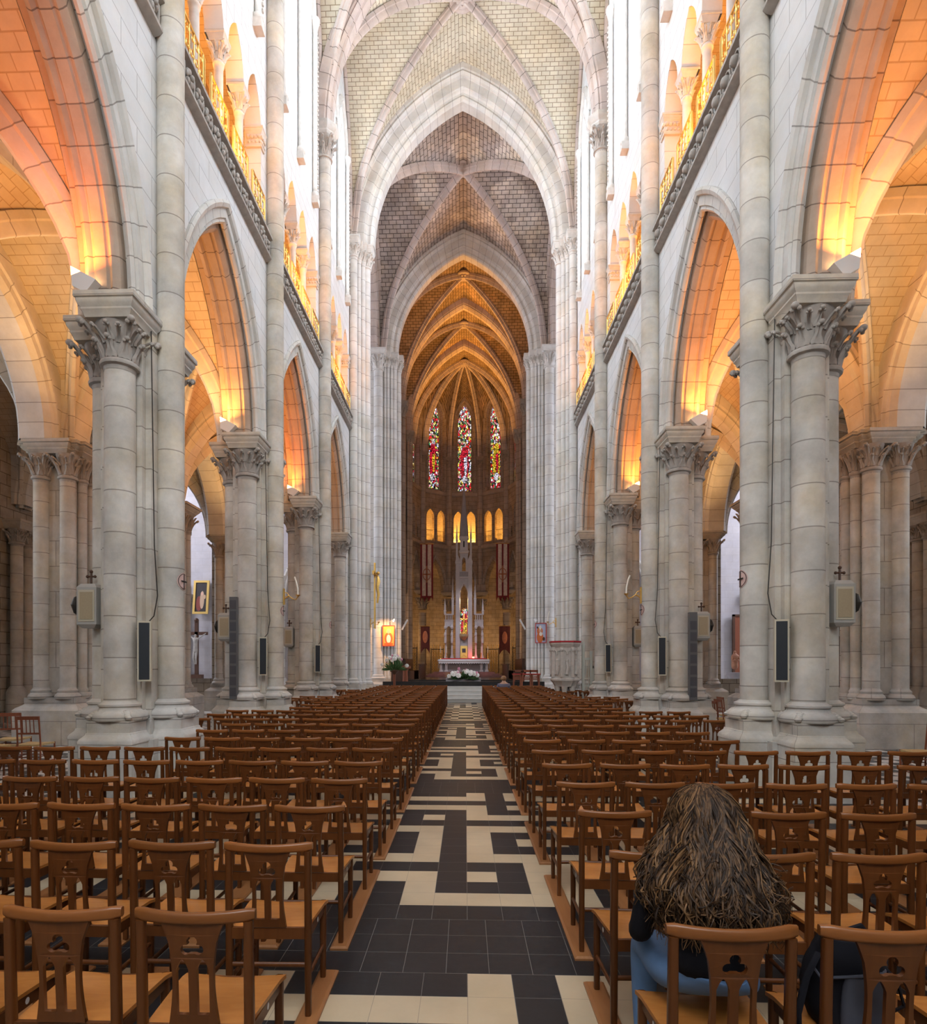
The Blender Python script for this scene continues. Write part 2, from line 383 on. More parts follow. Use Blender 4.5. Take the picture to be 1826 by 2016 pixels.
R_ = (.62, .01, .04); Y_ = (.75, .5, .03)
M['stain0'] = stain('stained_glass_outer', R_, (.5, .4, .8), 1)
M['stain1'] = stain('stained_glass_crimson', R_, Y_, 2)
M['stain2'] = stain('stained_glass_central', R_, (.8, .78, .95), 3)
M['stain3'] = stain('stained_glass_yellow', Y_, R_, 4)
M['stain4'] = stain('stained_glass_far', (.35, .01, .02), Y_, 5)
M['medal'] = plain('painted_plaster', (.60, .42, .38), .8, var=.25, scale=20)
M['hgrey'] = plain('panel_grey', (.13, .13, .135), .5)
M['greycloth'] = plain('grey_cloth', (.07, .075, .10), .8, var=.3)
M['jacket'] = plain('grey_blue_jacket', (.14, .15, .22), .85, var=.1)
M['fairhair'] = plain('fair_hair', (.30, .17, .08), .6, var=.3, scale=40)
M['alttan'] = plain('tan_stone', (.36, .28, .17), .6, var=.2)
M['slate'] = plain('slate_enamel', (.06, .06, .08), .4)
M['redglow'] = plain('red_lamp_glass', (1, .10, .06), .4, emit=9)
M['darkred'] = plain('dark_red_cloth', (.20, .02, .025), .85); M['dimred'] = plain('old_red_cloth', (.09, .02, .018), .85, var=.4)
M['ermine'] = plain('ermine_cloth', (.62, .52, .46), .85, var=.5, scale=6); M['tanred'] = plain('embroidery', (.42, .15, .08), .8, var=.4, scale=9)
M['redpaint'] = plain('red_frame', (.42, .05, .04), .5); M['iconor'] = plain('icon_orange', (.90, .42, .10), .6); M['iconyl'] = plain('icon_halo', (.95, .60, .20), .6)
M['iconred'] = plain('icon_robe', (.75, .14, .05), .6); M['iconwh'] = plain('icon_white', (.85, .78, .66), .6); M['iconbl'] = plain('icon_blue', (.50, .56, .75), .6); M['iconor2'] = plain('icon_orange_robe', (.65, .18, .05), .6)
M['pulp'] = plain('pulpit_stone', (.62, .59, .55), .8, var=.2, scale=10); M['pgreen'] = plain('pale_green_paint', (.50, .54, .49), .6)
M['louv'] = plain('white_louvre', (.60, .70, .76), .5); M['goldframe'] = plain('gold_frame', (.60, .40, .12), .4, .5)
M['darkpaint'] = plain('dark_painting', (.03, .022, .02), .4, var=.4); M['paintred'] = plain('painted_red', (.20, .035, .02), .5); M['painttan'] = plain('painted_tan', (.50, .34, .22), .5)
M['statred'] = plain('painted_statue', (.42, .20, .12), .6, var=.3)
M['grille2'] = plain('dark_grey_grille', (.075, .075, .085), .5)
# ------------------------------------------------------------------ pointed arches, walls with openings, vaults
def arc(a, rise, d=0, n=14, stilt=0):
    R = (a*a+rise*rise)/(2*a); c = R-a; R2 = R+d
    th = acos(max(-1, min(1, c/R2)))
    L = [(-(R2*cos(th*i/n)-c), R2*sin(th*i/n)) for i in range(n+1)]
    P = L+[(-x, z) for x, z in L[::-1][1:]]
    if stilt: P = [(P[0][0], -stilt)]+P+[(P[-1][0], -stilt)]
    return P
def top_at(x, a, rise, d=0):
    R = (a*a+rise*rise)/(2*a); c = R-a
    return sqrt(max(0, (R+d)**2-(abs(x)+c)**2))
def arch_sweep(mb, P, cx, zs, a, rise, prof, n=14, stilt=0, mi=0):
    curves = [arc(a, rise, d, n, stilt) for d, b in prof]
    rings = []
    for i in range(len(curves[0])):
        rings.append([P(cx+curves[k][i][0], zs+curves[k][i][1], prof[k][1]) for k in range(len(prof))])
    mb.loft(rings, closed=False, mi=mi)
def wallp(mb, P, x0, x1, z0, z1, ops=(), b=0.0, thick=0.0, nb=10, mi=0, back=False):
    """ops: (cx, a, rise, d, sill, spring); z1 number or function"""
    f1 = z1 if callable(z1) else (lambda x: z1)
    xs = {round(x0, 5), round(x1, 5)}
    for i in range(1, 13): xs.add(round(x0+(x1-x0)*i/13, 5))
    for (c, a, r, d, si, sp) in ops:
        for i in range(-nb, nb+1):
            x = c+(a+d)*sin(pi/2*i/nb)
            if x0 < x < x1: xs.add(round(x, 5))
    xs = sorted(xs)
    def hit(x):
        for o in ops:
            if abs(x-o[0]) < o[1]+o[3]-1e-4: return o
    def quad(xa, xb, za, zb, zc, zd, bb):
        if zc <= za+1e-4 and zd <= zb+1e-4: return
        mb.poly([P(xa, za, bb), P(xb, zb, bb), P(xb, zd, bb), P(xa, zc, bb)], ((xa, za), (xb, zb), (xb, zd), (xa, zc)), mi)
    for bb in ([b, b+thick] if back else [b]):
        for xa, xb in zip(xs, xs[1:]):
            o = hit((xa+xb)/2)
            if o:
                c, a, r, d, si, sp = o
                if si > z0: quad(xa, xb, z0, z0, si, si, bb)
                quad(xa, xb, sp+top_at(xa-c, a, r, d), sp+top_at(xb-c, a, r, d), f1(xa), f1(xb), bb)
            else: quad(xa, xb, z0, z0, f1(xa), f1(xb), bb)
    if thick:
        for (c, a, r, d, si, sp) in ops:
            pts = arc(a, r, d, nb)
            pts = [(c+x, sp+z) for x, z in pts]
            if sp > si+1e-3: pts = [(pts[0][0], si)]+pts+[(pts[-1][0], si)]
            if si > z0: pts = pts+[pts[0]]
            mb.loft([[P(x, z, b), P(x, z, b+thick)] for x, z in pts], closed=False, mi=mi)
def hcurve(a, rise, t):            # pointed profile, t = 0 crown .. 1 springing
    R = (a*a+rise*rise)/(2*a); c = R-a
    return sqrt(max(0, R*R-(a*t+c)**2))
def vault_web(mb, x0, x1, y0, y1, zs, rise, n=12, sides='NSEW', mi=0):
    cx, cy = (x0+x1)/2, (y0+y1)/2; ax, ay = (x1-x0)/2, (y1-y0)/2
    ts = [1-(1-i/n)**1.6 if False else i/n for i in range(n+1)]
    hz = [zs+hcurve(1, rise/ax if False else rise, 0)]*0
    H = [zs+hcurve(ax, rise, t) for t in ts]
    ln = [0]
    for i in range(n): ln.append(ln[-1]+sqrt((ax/n)**2+(H[i+1]-H[i])**2))
    for side in sides:
        for i in range(n):
            for sg in (-1, 1):
                t0, t1 = ts[i], ts[i+1]
                def P(t, s, h):
                    if side in 'NS':
                        k = 1 if side == 'N' else -1
                        return (cx+sg*ax*t, cy+k*ay*s, h)
                    k = 1 if side == 'E' else -1
                    return (cx+k*ax*s, cy+sg*ay*t, h)
                A = ay if side in 'NS' else ax
                for j in range(2):
                    s00 = t0+(1-t0)*j/2; s01 = t0+(1-t0)*(j+1)/2; s10 = t1+(1-t1)*j/2; s11 = t1+(1-t1)*(j+1)/2
                    p = [P(t0, s00, H[i]), P(t0, s01, H[i]), P(t1, s11, H[i+1]), P(t1, s10, H[i+1])]
                    u = [(A*s00, ln[i]), (A*s01, ln[i]), (A*s11, ln[i+1]), (A*s10, ln[i+1])]
                    mb.poly(p, u, mi)
def diag_ribs(mb, x0, x1, y0, y1, zs, rise, r=.11, n=16, drop=.05, flat=1.3, inx=0, iny=0):
    cx, cy = (x0+x1)/2, (y0+y1)/2; ax, ay = (x1-x0)/2, (y1-y0)/2
    for sx in (-1, 1):
        for sy in (-1, 1):
            path = [(cx+sx*ax*i/n, cy+sy*ay*i/n, zs-drop+hcurve(ax, rise, i/n)) for i in range(n+1)]
            rib(mb, path, r)
def rib(mb, path, r):
    """moulded rib: wide fillet, two hollows and a roll hanging below"""
    prof = [(-.95, 1.2), (-.95, .15), (-.62, .0), (-.55, -.55), (-.48, -1.2), (-.25, -1.5), (.25, -1.5), (.48, -1.2), (.55, -.55), (.62, .0), (.95, .15), (.95, 1.2)]
    P = [Vector(p) for p in path]; rings = []
    h = (P[-1]-P[0]); side = Vector((h.y, -h.x, 0)); side.normalize()
    for i, p in enumerate(P):
        t = P[min(i+1, len(P)-1)]-P[max(i-1, 0)]; t.normalize()
        up = side.cross(t); up.normalize()
        if up.z < -.2 or (abs(up.z) < .2 and up.dot(Vector((h.x, h.y, 0))) < 0): up = -up
        rings.append([p+side*a*r+up*b*r for a, b in prof])
    mb.loft(rings, closed=False)

# ------------------------------------------------------------------ carved capital, base
def leaf(mb, ang, r0, z0, r1, z1, wd, curl=.06, n=7):
    """a crocket leaf climbing the bell and rolling outward into a knob"""
    ca, sa = cos(ang), sin(ang); rings = []
    for i in range(n+1):
        t = i/n
        r = r0+(r1-r0)*t**1.8; z = z0+(z1-z0)*t
        wv = wd*(1-.55*t)*(1+.25*sin(t*pi*3))
        th = .016+.02*t
        c = Vector((r*ca, r*sa, z)); sd = Vector((-sa, ca, 0)); o = Vector((ca, sa, .2))
        rings.append([c-sd*wv, c-sd*wv*.5+o*th*1.4, c+o*th*.6, c+sd*wv*.5+o*th*1.4, c+sd*wv, c-o*.02])
    mb.loft(rings, True, (True, True))
    e = Vector((r1*ca, r1*sa, z1))
    mb.ball(e+Vector((ca*curl*.5, sa*curl*.5, -curl*.45)), curl, 7, 5, (1, 1, .85))
    for q in (-1, 1):
        mb.ball(e+Vector((ca*curl*.1-sa*q*curl*.8, sa*curl*.1+ca*q*curl*.8, -curl*1.2)), curl*.62, 6, 4)
def capital_mb(r, h, aw, ah, leaves=8, mbx=None):
    """top of abacus at z = 0"""
    mb = mbx or MB()
    zb = -ah-h
    mb.lathe(0, 0, [(r, zb-.10), (r*1.02, zb-.045), (r*1.22, zb-.03), (r*1.26, zb), (r*1.2, zb+.03), (r*1.02, zb+.04)], 20)
    mb.lathe(0, 0, [(r*1.02, zb+.03), (r*1.02, zb+h*.35), (r*1.14, zb+h*.65), (r*1.42, zb+h*.92), (r*1.5, -ah+.005)], 20)
    R = aw*1.22
    for k in range(4):
        a = pi/4+k*pi/2
        leaf(mb, a, r*1.05, zb+h*.12, R, -ah-h*.06, r*.42, r*.26)
        leaf(mb, a+.33, r*1.05, zb+h*.45, R*.83, -ah-h*.2, r*.2, r*.15)
        leaf(mb, a-.33, r*1.05, zb+h*.45, R*.83, -ah-h*.2, r*.2, r*.15)
    for k in range(leaves):
        a = k*2*pi/leaves
        leaf(mb, a, r*1.04, zb+.04, r*1.48, zb+h*.56, r*.38, r*.19)
    for k in range(4):
        a = k*pi/2
        leaf(mb, a, r*1.1, zb+h*.5, r*1.62, -ah-h*.12, r*.26, r*.17)
    return mb
def abacus_mb(aw, ah, mb=None, cx=0, cy=0, zt=0, hy=None):
    mb = mb or MB()
    p = [(.80, 0), (.84, .18), (.90, .30), (.90, .38), (.97, .52), (1.0, .62), (1.0, .72), (1.06, .76), (1.06, 1.0)]
    mb.sq(cx, cy, [(aw*q, zt-ah+ah*z) for q, z in p], hy=hy)
    return mb
def shaft_base(mb, cx, cy, r, z0, claws=(1, 1, 1, 1)):
    mb.lathe(cx, cy, [(r*1.72, z0), (r*1.80, z0+.035), (r*1.74, z0+.085), (r*1.55, z0+.115), (r*1.40, z0+.125), (r*1.28, z0+.15), (r*1.25, z0+.175), (r*1.35, z0+.19), (r*1.35, z0+.215), (r*1.15, z0+.235), (r*1.0, z0+.26)], 22)
    for i, (qx, qy) in enumerate(((1, 1), (-1, 1), (-1, -1), (1, -1))):
        if claws[i]:
            for k in range(4):
                t = k/3; d = r*(1.3+.42*t)
                mb.ball((cx+qx*d*.78, cy+qy*d*.78, z0+.10-.06*t), .058-.012*t, 7, 5, (1, 1, .7))
            for q in (-1, 1):
                d = r*1.45
                a = atan2(qy, qx)+q*.16
                mb.ball((cx+cos(a)*d*1.05, cy+sin(a)*d*1.05, z0+.085), .034, 6, 4)
def plinth(mb, cx, cy, h, z=1.0):
    mb.sq(cx, cy, [(h*1.24, 0), (h*1.24, .70), (h*1.27, .70), (h*1.27, .735), (h*1.22, .765), (h*1.06, .815), (h*1.04, .84), (h, .845), (h, z)])

# ------------------------------------------------------------------ nave piers
ZC = 6.62
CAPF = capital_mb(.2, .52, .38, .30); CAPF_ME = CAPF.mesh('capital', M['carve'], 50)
_a = MB(); abacus_mb(.38, .30, _a); ABF_ME = _a.mesh('abacus', M['base'], 30)
ORDW = ['first', 'second', 'third', 'fourth', 'fifth', 'sixth', 'seventh', 'eighth', 'ninth', 'tenth', 'eleventh', 'twelfth', 'thirteenth', 'fourteenth', 'fifteenth', 'sixteenth', 'seventeenth', 'eighteenth', 'nineteenth', 'twentieth', 'twenty-first', 'twenty-second', 'twenty-third', 'twenty-fourth', 'twenty-fifth', 'twenty-sixth', 'twenty-seventh', 'twenty-eighth']
def nave_pier(s, y, label):
    sd = 'left' if s < 0 else 'right'
    t = empty('nave_pier', (0, 0, 0), 0, label, 'pillar', 'great stone piers of the %s nave arcade' % sd)
    X = lambda v: s*v
    m = MB()
    for cx, cy in ((4.17, y), (4.60, y-.56), (4.60, y+.56), (5.10, y)):
        plinth(m, X(cx), cy, .29)
    m.box(X(4.17), X(5.05), y-.5, y+.5, 0, .72); m.box(X(4.26), X(5.0), y-.42, y+.42, .7, 1.0)
    m.build('plinth', M['base'], t)
    for cx, cy, cl in ((4.17, y, 1), (4.60, y-.56, 1), (4.60, y+.56, 1), (5.10, y, 1)):
        m = MB(); shaft_base(m, X(cx), cy, .20, 1.0); m.build('base', M['base'], t, 50)
    m = MB(); m.box(X(4.28), X(5.0), y-.34, y+.34, 1.0, ZC)
    m.box(X(4.36), X(4.92), y-.44, y+.44, 1.0, ZC)
    m.build('core', M['drum'], t)
    m = MB(.23); m.lathe(X(4.17), y, [(.19, 1.25), (.19, 18.0-.9)], 28); m.build('vault_shaft', M['drumw' if y > 20 else 'drum'], t)
    for cx, cy in ((4.60, y-.56), (4.60, y+.56), (5.10, y)):
        m = MB((cx*7.3+(cy-y)*3) % .5); m.lathe(X(cx), cy, [(.20, 1.25), (.195, ZC-.86)], 28); m.build('shaft', M['drum'], t)
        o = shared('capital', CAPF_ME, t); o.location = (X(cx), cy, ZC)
        o = shared('abacus', ABF_ME, t); o.location = (X(cx), cy, ZC)
    # vault shaft capital
    o = shared('capital', CAPV_ME, t); o.location = (X(4.17), y, 18.0)
    m = MB(); m.lathe(X(4.17), y, [(.30, 17.70), (.34, 17.76), (.34, 17.8), (.42, 17.88), (.44, 17.94), (.44, 18.02)], 8, (False, True), a0=pi/8, a1=2*pi+pi/8); m.build('abacus', M['base'], t, 30)
    return t
CAPV_ME = capital_mb(.19, .62, .30, .30).mesh('shaft_capital', M['carve'], 50)
nm = ['beside the camera', 'nearest in view', 'second in view', 'third in view']
for s in (-1, 1):
    sd = 'left' if s < 0 else 'right'
    for i, y in enumerate(BAYS[1:5]):
        if i == 0:
            nave_pier(s, y, 'clustered stone pier on the %s, just outside the frame beside the front chairs' % sd)
        else:
            nave_pier(s, y, ['', 'tallest and nearest clustered stone pier on the %s, the one wider than a doorway' % sd,
                             'second clustered stone pier along the %s side of the nave' % sd,
                             'third clustered stone pier along the %s side, before the crossing' % sd][i])

# ------------------------------------------------------------------ nave walls
def side_P(s, X0=4.32):
    return lambda x, z, b: (s*(X0+b), x, z)
ARCP = [(.47, .0), (.47, -.05), (.42, -.075), (.36, -.05), (.34, 0), (.20, 0), (.185, .035), (.14, .02), (.11, .06), (.13, .11), (.20, .12), (.20, .16)]
ARCI = [(.20, .16), (.04, .16), (.0, .20), (-.02, .24), (.0, .27), (.02, .29), (.02, .31), (0, .33), (0, .47), (.02, .49), (.02, .51), (0, .53), (-.02, .56), (0, .60), (.04, .64), (.20, .64), (.20, .80), (.30, .84)]
for s in (-1, 1):
    sd = 'left' if s < 0 else 'right'
    P = side_P(s)
    m = MB()
    for i in range(5):
        y0, y1 = BAYS[i], BAYS[i+1]; yc = (y0+y1)/2
        a, rise = 1.68, 3.15
        wallp(m, P, y0, y1, ZC, 10.70, [(yc, a, rise, .34, ZC, ZC)])
        wallp(m, P, y0, y1, ZC, 11.2, [(yc, a, rise, .26, ZC, ZC)], b=.84)
        m.box(s*4.32, s*5.16, y0+.0, y0+.02, ZC, 6.7)
        # gallery arcade
        p = 1.03; cs = [yc+p*(k-1.5) for k in range(4)]
        e0, e1 = yc-2*p, yc+2*p
        wallp(m, P, y0, e0+.115, 11.2, 13.34, thick=0); wallp(m, P, e1-.115, y1, 11.2, 13.34)
        for e, q in ((e0+.115, 0), (e1-.115, 0)):
            m.poly([P(e, 11.2, 0), P(e, 11.2, .36), P(e, 13.34, .36), P(e, 13.34, 0)])
        wallp(m, P, y0, y1, 13.34, 14.62, [(c, .40, .80, 0, 13.34, 13.34) for c in cs], thick=.36, back=True)
        # clerestory wall under the vault
        f = lambda y, yc=yc: 18.0+hcurve(4.32, 6.65, min(1, abs(y-yc)/2.46))
        lz = [(yc-.82, .56, 1.25, 0, 15.6, 20.4), (yc+.82, .56, 1.25, 0, 15.6, 20.4)]
        wallp(m, P, y0, y1, 14.62, f, lz, thick=.55)
        wallp(m, P, yc-1.6, yc+1.6, 14.62, 14.63)
    m.build('wall_'+sd, M['wall'], None, 30)['kind'] = 'structure'
    # gallery passage behind the arcade
    m = MB()
    m.box(s*4.9, s*5.72, -1, 23.6, 11.05, 11.2); m.box(s*4.68, s*5.8, -1, 23.6, 14.6, 14.75)
    m.poly([(s*5.62, -1, 11.2), (s*5.62, 23.6, 11.2), (s*5.62, 23.6, 14.6), (s*5.62, -1, 14.6)])
    m.build('wall_'+sd+'_gallery', M['weba'])['kind'] = 'structure'
    for i in range(1, 5):
        y0, y1 = BAYS[i], BAYS[i+1]; yc = (y0+y1)/2; o3 = ORDW[i-1]
        m = MB(); arch_sweep(m, P, yc, ZC, 1.68, 3.15, ARCP, 16)
        hood = m.build('nave_arch', M['vous'], None, 25)
        tag(hood, 'pale moulded pointed arch over the %s opening of the %s nave arcade' % (o3, sd), 'arch', 'pointed arches of the %s nave arcade' % sd)
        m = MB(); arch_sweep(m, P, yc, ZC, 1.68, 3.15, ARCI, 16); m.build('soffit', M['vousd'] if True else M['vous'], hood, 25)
        # window panes of the clerestory
        for k, c in enumerate((yc-.82, yc+.82)):
            m = MB()
            pts = [P(c+x, 20.4+z, .5) for x, z in arc(.56, 1.25, 0, 10)]
            m.poly([P(c+.56, 15.6, .5), P(c-.56, 15.6, .5)]+pts)
            wo = m.build('window_%d' % (1+k+2*(i-1)+(8 if s > 0 else 0)), M['glass'], None, 0); wo['kind'] = 'structure'
            m = MB()
            for z in (16.6, 17.6, 18.6, 19.6, 20.6): m.box(s*4.78, s*4.80, c-.56, c+.56, z-.012, z+.012)
            m.box(s*4.78, s*4.80, c-.012, c+.012, 15.6, 21.3)
            m.build('window_bars', M['iron'], wo)
        # jamb shafts and beaded bands round the lancets
        jm = MB()
        for c in (yc-1.56, yc, yc+1.56):
            jm.lathe(s*4.25, c, [(.12, 15.25), (.13, 15.3), (.12, 15.36), (.07, 15.42), (.07, 20.0), (.08, 20.02), (.07, 20.06), (.12, 20.3), (.14, 20.32), (.14, 20.42)], 12, (True, True))
            jm.box(s*4.32, s*4.14, c-.12, c+.12, 15.05, 15.25)
        for c in (yc-.82, yc+.82):
            arch_sweep(jm, P, c, 20.42, .56, 1.25, [(.34, 0), (.34, -.04), (.26, -.1), (.2, -.1), (.14, -.03), (.1, -.03), (.06, 0)], 10)
        for c in (yc-1.85, yc+1.85):
            jm.box(s*4.32, s*4.26, c-.13, c+.13, 15.4, 20.3)
            for k in range(34): jm.ball((s*4.25, c, 15.5+k*.142), .045, 6, 4)
        q = jm.build('trim_%d' % (i+10*(s > 0)), M['carvel']); q['kind'] = 'structure'
        # carved string course
        fr = MB()
        fr.loft([[(s*(4.32-b), yy, z) for b, z in ((0, 10.66), (.08, 10.68), (.13, 10.72), (.13, 10.77), (.05, 10.80), (.03, 10.80), (.03, 11.10), (.06, 11.11), (.16, 11.14), (.16, 11.20), (.02, 11.21), (-.4, 11.21))] for yy in (y0+.19, y1-.19)], closed=False)
        tr = fr.build('carved_band', M['carve'], None, 30)
        tag(tr, 'carved stone leaf band below the %s gallery bay on the %s' % (o3, sd), 'frieze', 'carved bands below the %s gallery' % sd)
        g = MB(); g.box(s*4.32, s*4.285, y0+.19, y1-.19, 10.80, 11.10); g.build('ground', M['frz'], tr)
        g = MB(); rnd = random.Random(i+7*(s > 0))
        nn = 13
        for k in range(nn):
            yy = y0+.40+(y1-y0-.8)*k/(nn-1)
            xx = s*4.24
            if s > 0:
                g.tube([(xx, yy+.135*cos(q*pi/5), 10.95+.135*sin(q*pi/5)) for q in range(11)], .022, 6, cap=False)
                g.ball((xx-s*.02, yy, 10.95), .085, 9, 6); g.ball((xx-s*.05, yy+.02, 10.93), .05, 7, 5)
                g.ball((xx, yy+.17, 11.03), .04, 6, 4); g.ball((xx, yy+.17, 10.87), .04, 6, 4)
            else:
                for q in range(7):
                    a = q*2*pi/7+rnd.random()
                    g.ball((xx-s*rnd.random()*.03, yy+.085*cos(a), 10.95+.085*sin(a)), .05, 6, 4, (.8, 1, 1.1))
                g.ball((xx-s*.05, yy, 10.95), .045, 6, 4)
                g.tube([(xx, yy+.17, 10.82), (xx-s*.03, yy+.12, 10.95), (xx, yy+.17, 11.08)], .022, 5)
        g.build('leaf_carving', M['carve'], tr, 60)
        # gallery columns and railing
        for k in range(3):
            c = yc+1.03*(k-1)
            t = empty('gallery_column', (s*4.46, c, 11.2), 0, '%s slim column of the %s gallery bay, %s side' % (('nearest', 'middle', 'farthest')[k], o3, sd), 'column', 'slim columns of the %s gallery' % sd)
            o = shared('capital', CAPG_ME, t) if 'CAPG_ME' in globals() else None
            if o is None:
                CAPG_ME = capital_mb(.085, .34, .16, .16, 6).mesh('gallery_capital', M['carvel'], 50)
                a_ = MB(); abacus_mb(.16, .16, a_); ABG_ME = a_.mesh('gallery_abacus', M['carvel'], 30)
                a_ = MB(); a_.lathe(0, 0, [(.085, .15), (.083, 1.66)], 14); a_.lathe(0, 0, [(.15, 0), (.15, .06), (.12, .1), (.1, .12), (.1, .15), (.085, .17)], 14); SHG_ME = a_.mesh('gallery_shaft', M['carvel'], 40)
                o = shared('capital', CAPG_ME, t)
            o.location = (0, 0, 2.14)
            o = shared('abacus', ABG_ME, t); o.location = (0, 0, 2.14)
            shared('shaft', SHG_ME, t)
        for e, q in ((yc-2.06+.06, 0), (yc+2.06-.06, 1)):
            t = empty('gallery_respond', (s*4.46, e, 11.2), 0, 'half pier with leafy capital at the %s end of the %s gallery bay, %s side' % (('near', 'far')[q], o3, sd), 'column', 'end piers of the %s gallery' % sd)
            a_ = MB(); abacus_mb(.2, .16, a_, zt=2.14, hy=-.06); a_.build('abacus', M['carvel'], t, 30)
            a_ = MB(); a_.box(-.16, .16, -.1, .1, 1.78, 2.0)
            for u in range(4):
                a_.ball((-s*.17, -.09+.06*u, 1.93), .045, 6, 4); a_.ball((-.12+.08*u, -.11, 1.93), .045, 6, 4); a_.ball((-.12+.08*u, .11, 1.93), .045, 6, 4)
                a_.ball((-s*.16, -.06+.06*u, 1.83), .035, 6, 4); a_.ball((-.1+.08*u, -.1, 1.83), .035, 6, 4)
            a_.sq(0, 0, [(.17, 1.72), (.18, 1.75), (.17, 1.78)], hy=-.06); a_.build('capital', M['carvel'], t, 50)
        for k in range(4):
            c0 = yc+1.03*(k-2)+.12; c1 = c0+.79
            r = MB(); xx = s*4.235
            r.tube([(xx, c0, 11.80), (xx, c0+.04, 11.85), (xx, c0+.14, 11.84), (xx, c1-.14, 11.84), (xx, c1-.04, 11.85), (xx, c1, 11.80)], .020, 6)
            for ce in (c0, c1): r.tube([(xx, ce, 11.20), (xx, ce, 11.82)], .018, 6)
            r.tube([(xx, c0, 11.27), (xx, c1, 11.27)], .014, 6)
            rr = obj_rail = r.build('gallery_railing', M['brass'])
            tag(rr, 'gilt scrollwork railing, %s panel of the %s gallery bay on the %s' % (ORDW[k], o3, sd), 'railing', 'gilt railings of the %s gallery' % sd)
            r = MB()
            for q in range(5):
                yy = c0+.06+(c1-c0-.12)*q/4
                r.tube([(xx, yy, 11.20), (xx, yy, 11.83)], .011, 5)
                if q < 4:
                    h = (c1-c0-.12)/4
                    for z0_, sg in ((11.42, 1), (11.68, -1)):
                        pth = [(xx-s*.01, yy+h/2+.07*sg*cos(t*.55)*(1-t/16), z0_+.09*sin(t*.55)*(1-t/16)) for t in range(13)]
                        r.tube(pth, .011, 4)
            r.build('scrollwork', M['brass'], rr)

# ------------------------------------------------------------------ nave vault
m = MB()
for i in range(5):
    vault_web(m, -4.32, 4.32, BAYS[i], BAYS[i+1], 18.0, 6.65, 14)
ceil = m.build('ceiling', M['web'], None, 15); ceil['kind'] = 'structure'
m = MB()
for i in range(5):
    diag_ribs(m, -4.2, 4.2, BAYS[i]+.06, BAYS[i+1]-.06, 18.0, 6.6, .105)
m.build('diagonal_ribs', M['rib'], ceil, 40)['kind'] = 'stuff'
for i in range(1, 5):
    m = MB()
    Pt = lambda x, z, b, y=BAYS[i]: (x, y+b, z)
    arch_sweep(m, Pt, 0, 18.0, 3.92, 6.35, [(.5, -.32), (.2, -.32), (.16, -.28), (.12, -.3), (.04, -.22), (.06, -.16), (0, -.13), (0, .13), (.06, .16), (.04, .22), (.12, .3), (.16, .28), (.2, .32), (.5, .32)], 18)
    m.build('transverse_arch', M['rib'], ceil, 25)
def boss(x, y, z, r, name, par):
    b_ = MB(); b_.lathe(x, y, [(r*.6, z+.15), (r, z), (r, z-.08), (r*.9, z-.12), (r*.72, z-.09), (r*.66, z-.06)], 20)
    b_.lathe(x, y, [(r*.68, z-.06), (.001, z-.05)], 20)
    for k in range(6):
        b_.ball((x+r*.35*cos(k*pi/3), y+r*.35*sin(k*pi/3), z-.07), r*.2, 6, 4)
    b_.ball((x, y, z-.1), r*.2, 6, 4)
    return b_.build(name, M['rib'], par, 40)
boss(0, (BAYS[4]+BAYS[5])/2, 24.5, .45, 'vault_boss', ceil)
boss(0, (BAYS[3]+BAYS[4])/2, 24.5, .45, 'vault_boss', ceil)
# side walls' wall ribs
m = MB()
for s in (-1, 1):
    for i in range(1, 5):
        yc = (BAYS[i]+BAYS[i+1])/2
        # formeret drawn with the same curve as the web
        path = [(s*4.27, yc+2.4*(k/12-1), 18.0+hcurve(4.32, 6.65, 1-k/12)) for k in range(13)]+[(s*4.27, yc+2.4*k/12, 18.0+hcurve(4.32, 6.65, k/12)) for k in range(1, 13)]
        m.tube(path, .09, 6, cap=False)
m.build('wall_ribs', M['rib'], ceil, 40)['kind'] = 'stuff'
# west end
m = MB()
for s in (-1, 1): wallp(m, lambda x, z, b, s=s: (s*4.33, x, z), -6, -1.0, 0, 25)
m.poly([(-4.4, -6, 24.7), (4.4, -6, 24.7), (4.4, -.8, 24.7), (-4.4, -.8, 24.7)])
wallp(m, lambda x, z, b: (x, -6+b, z), -14, 14, 0, 25)
m.build('wall_back', M['wall'])['kind'] = 'structure'

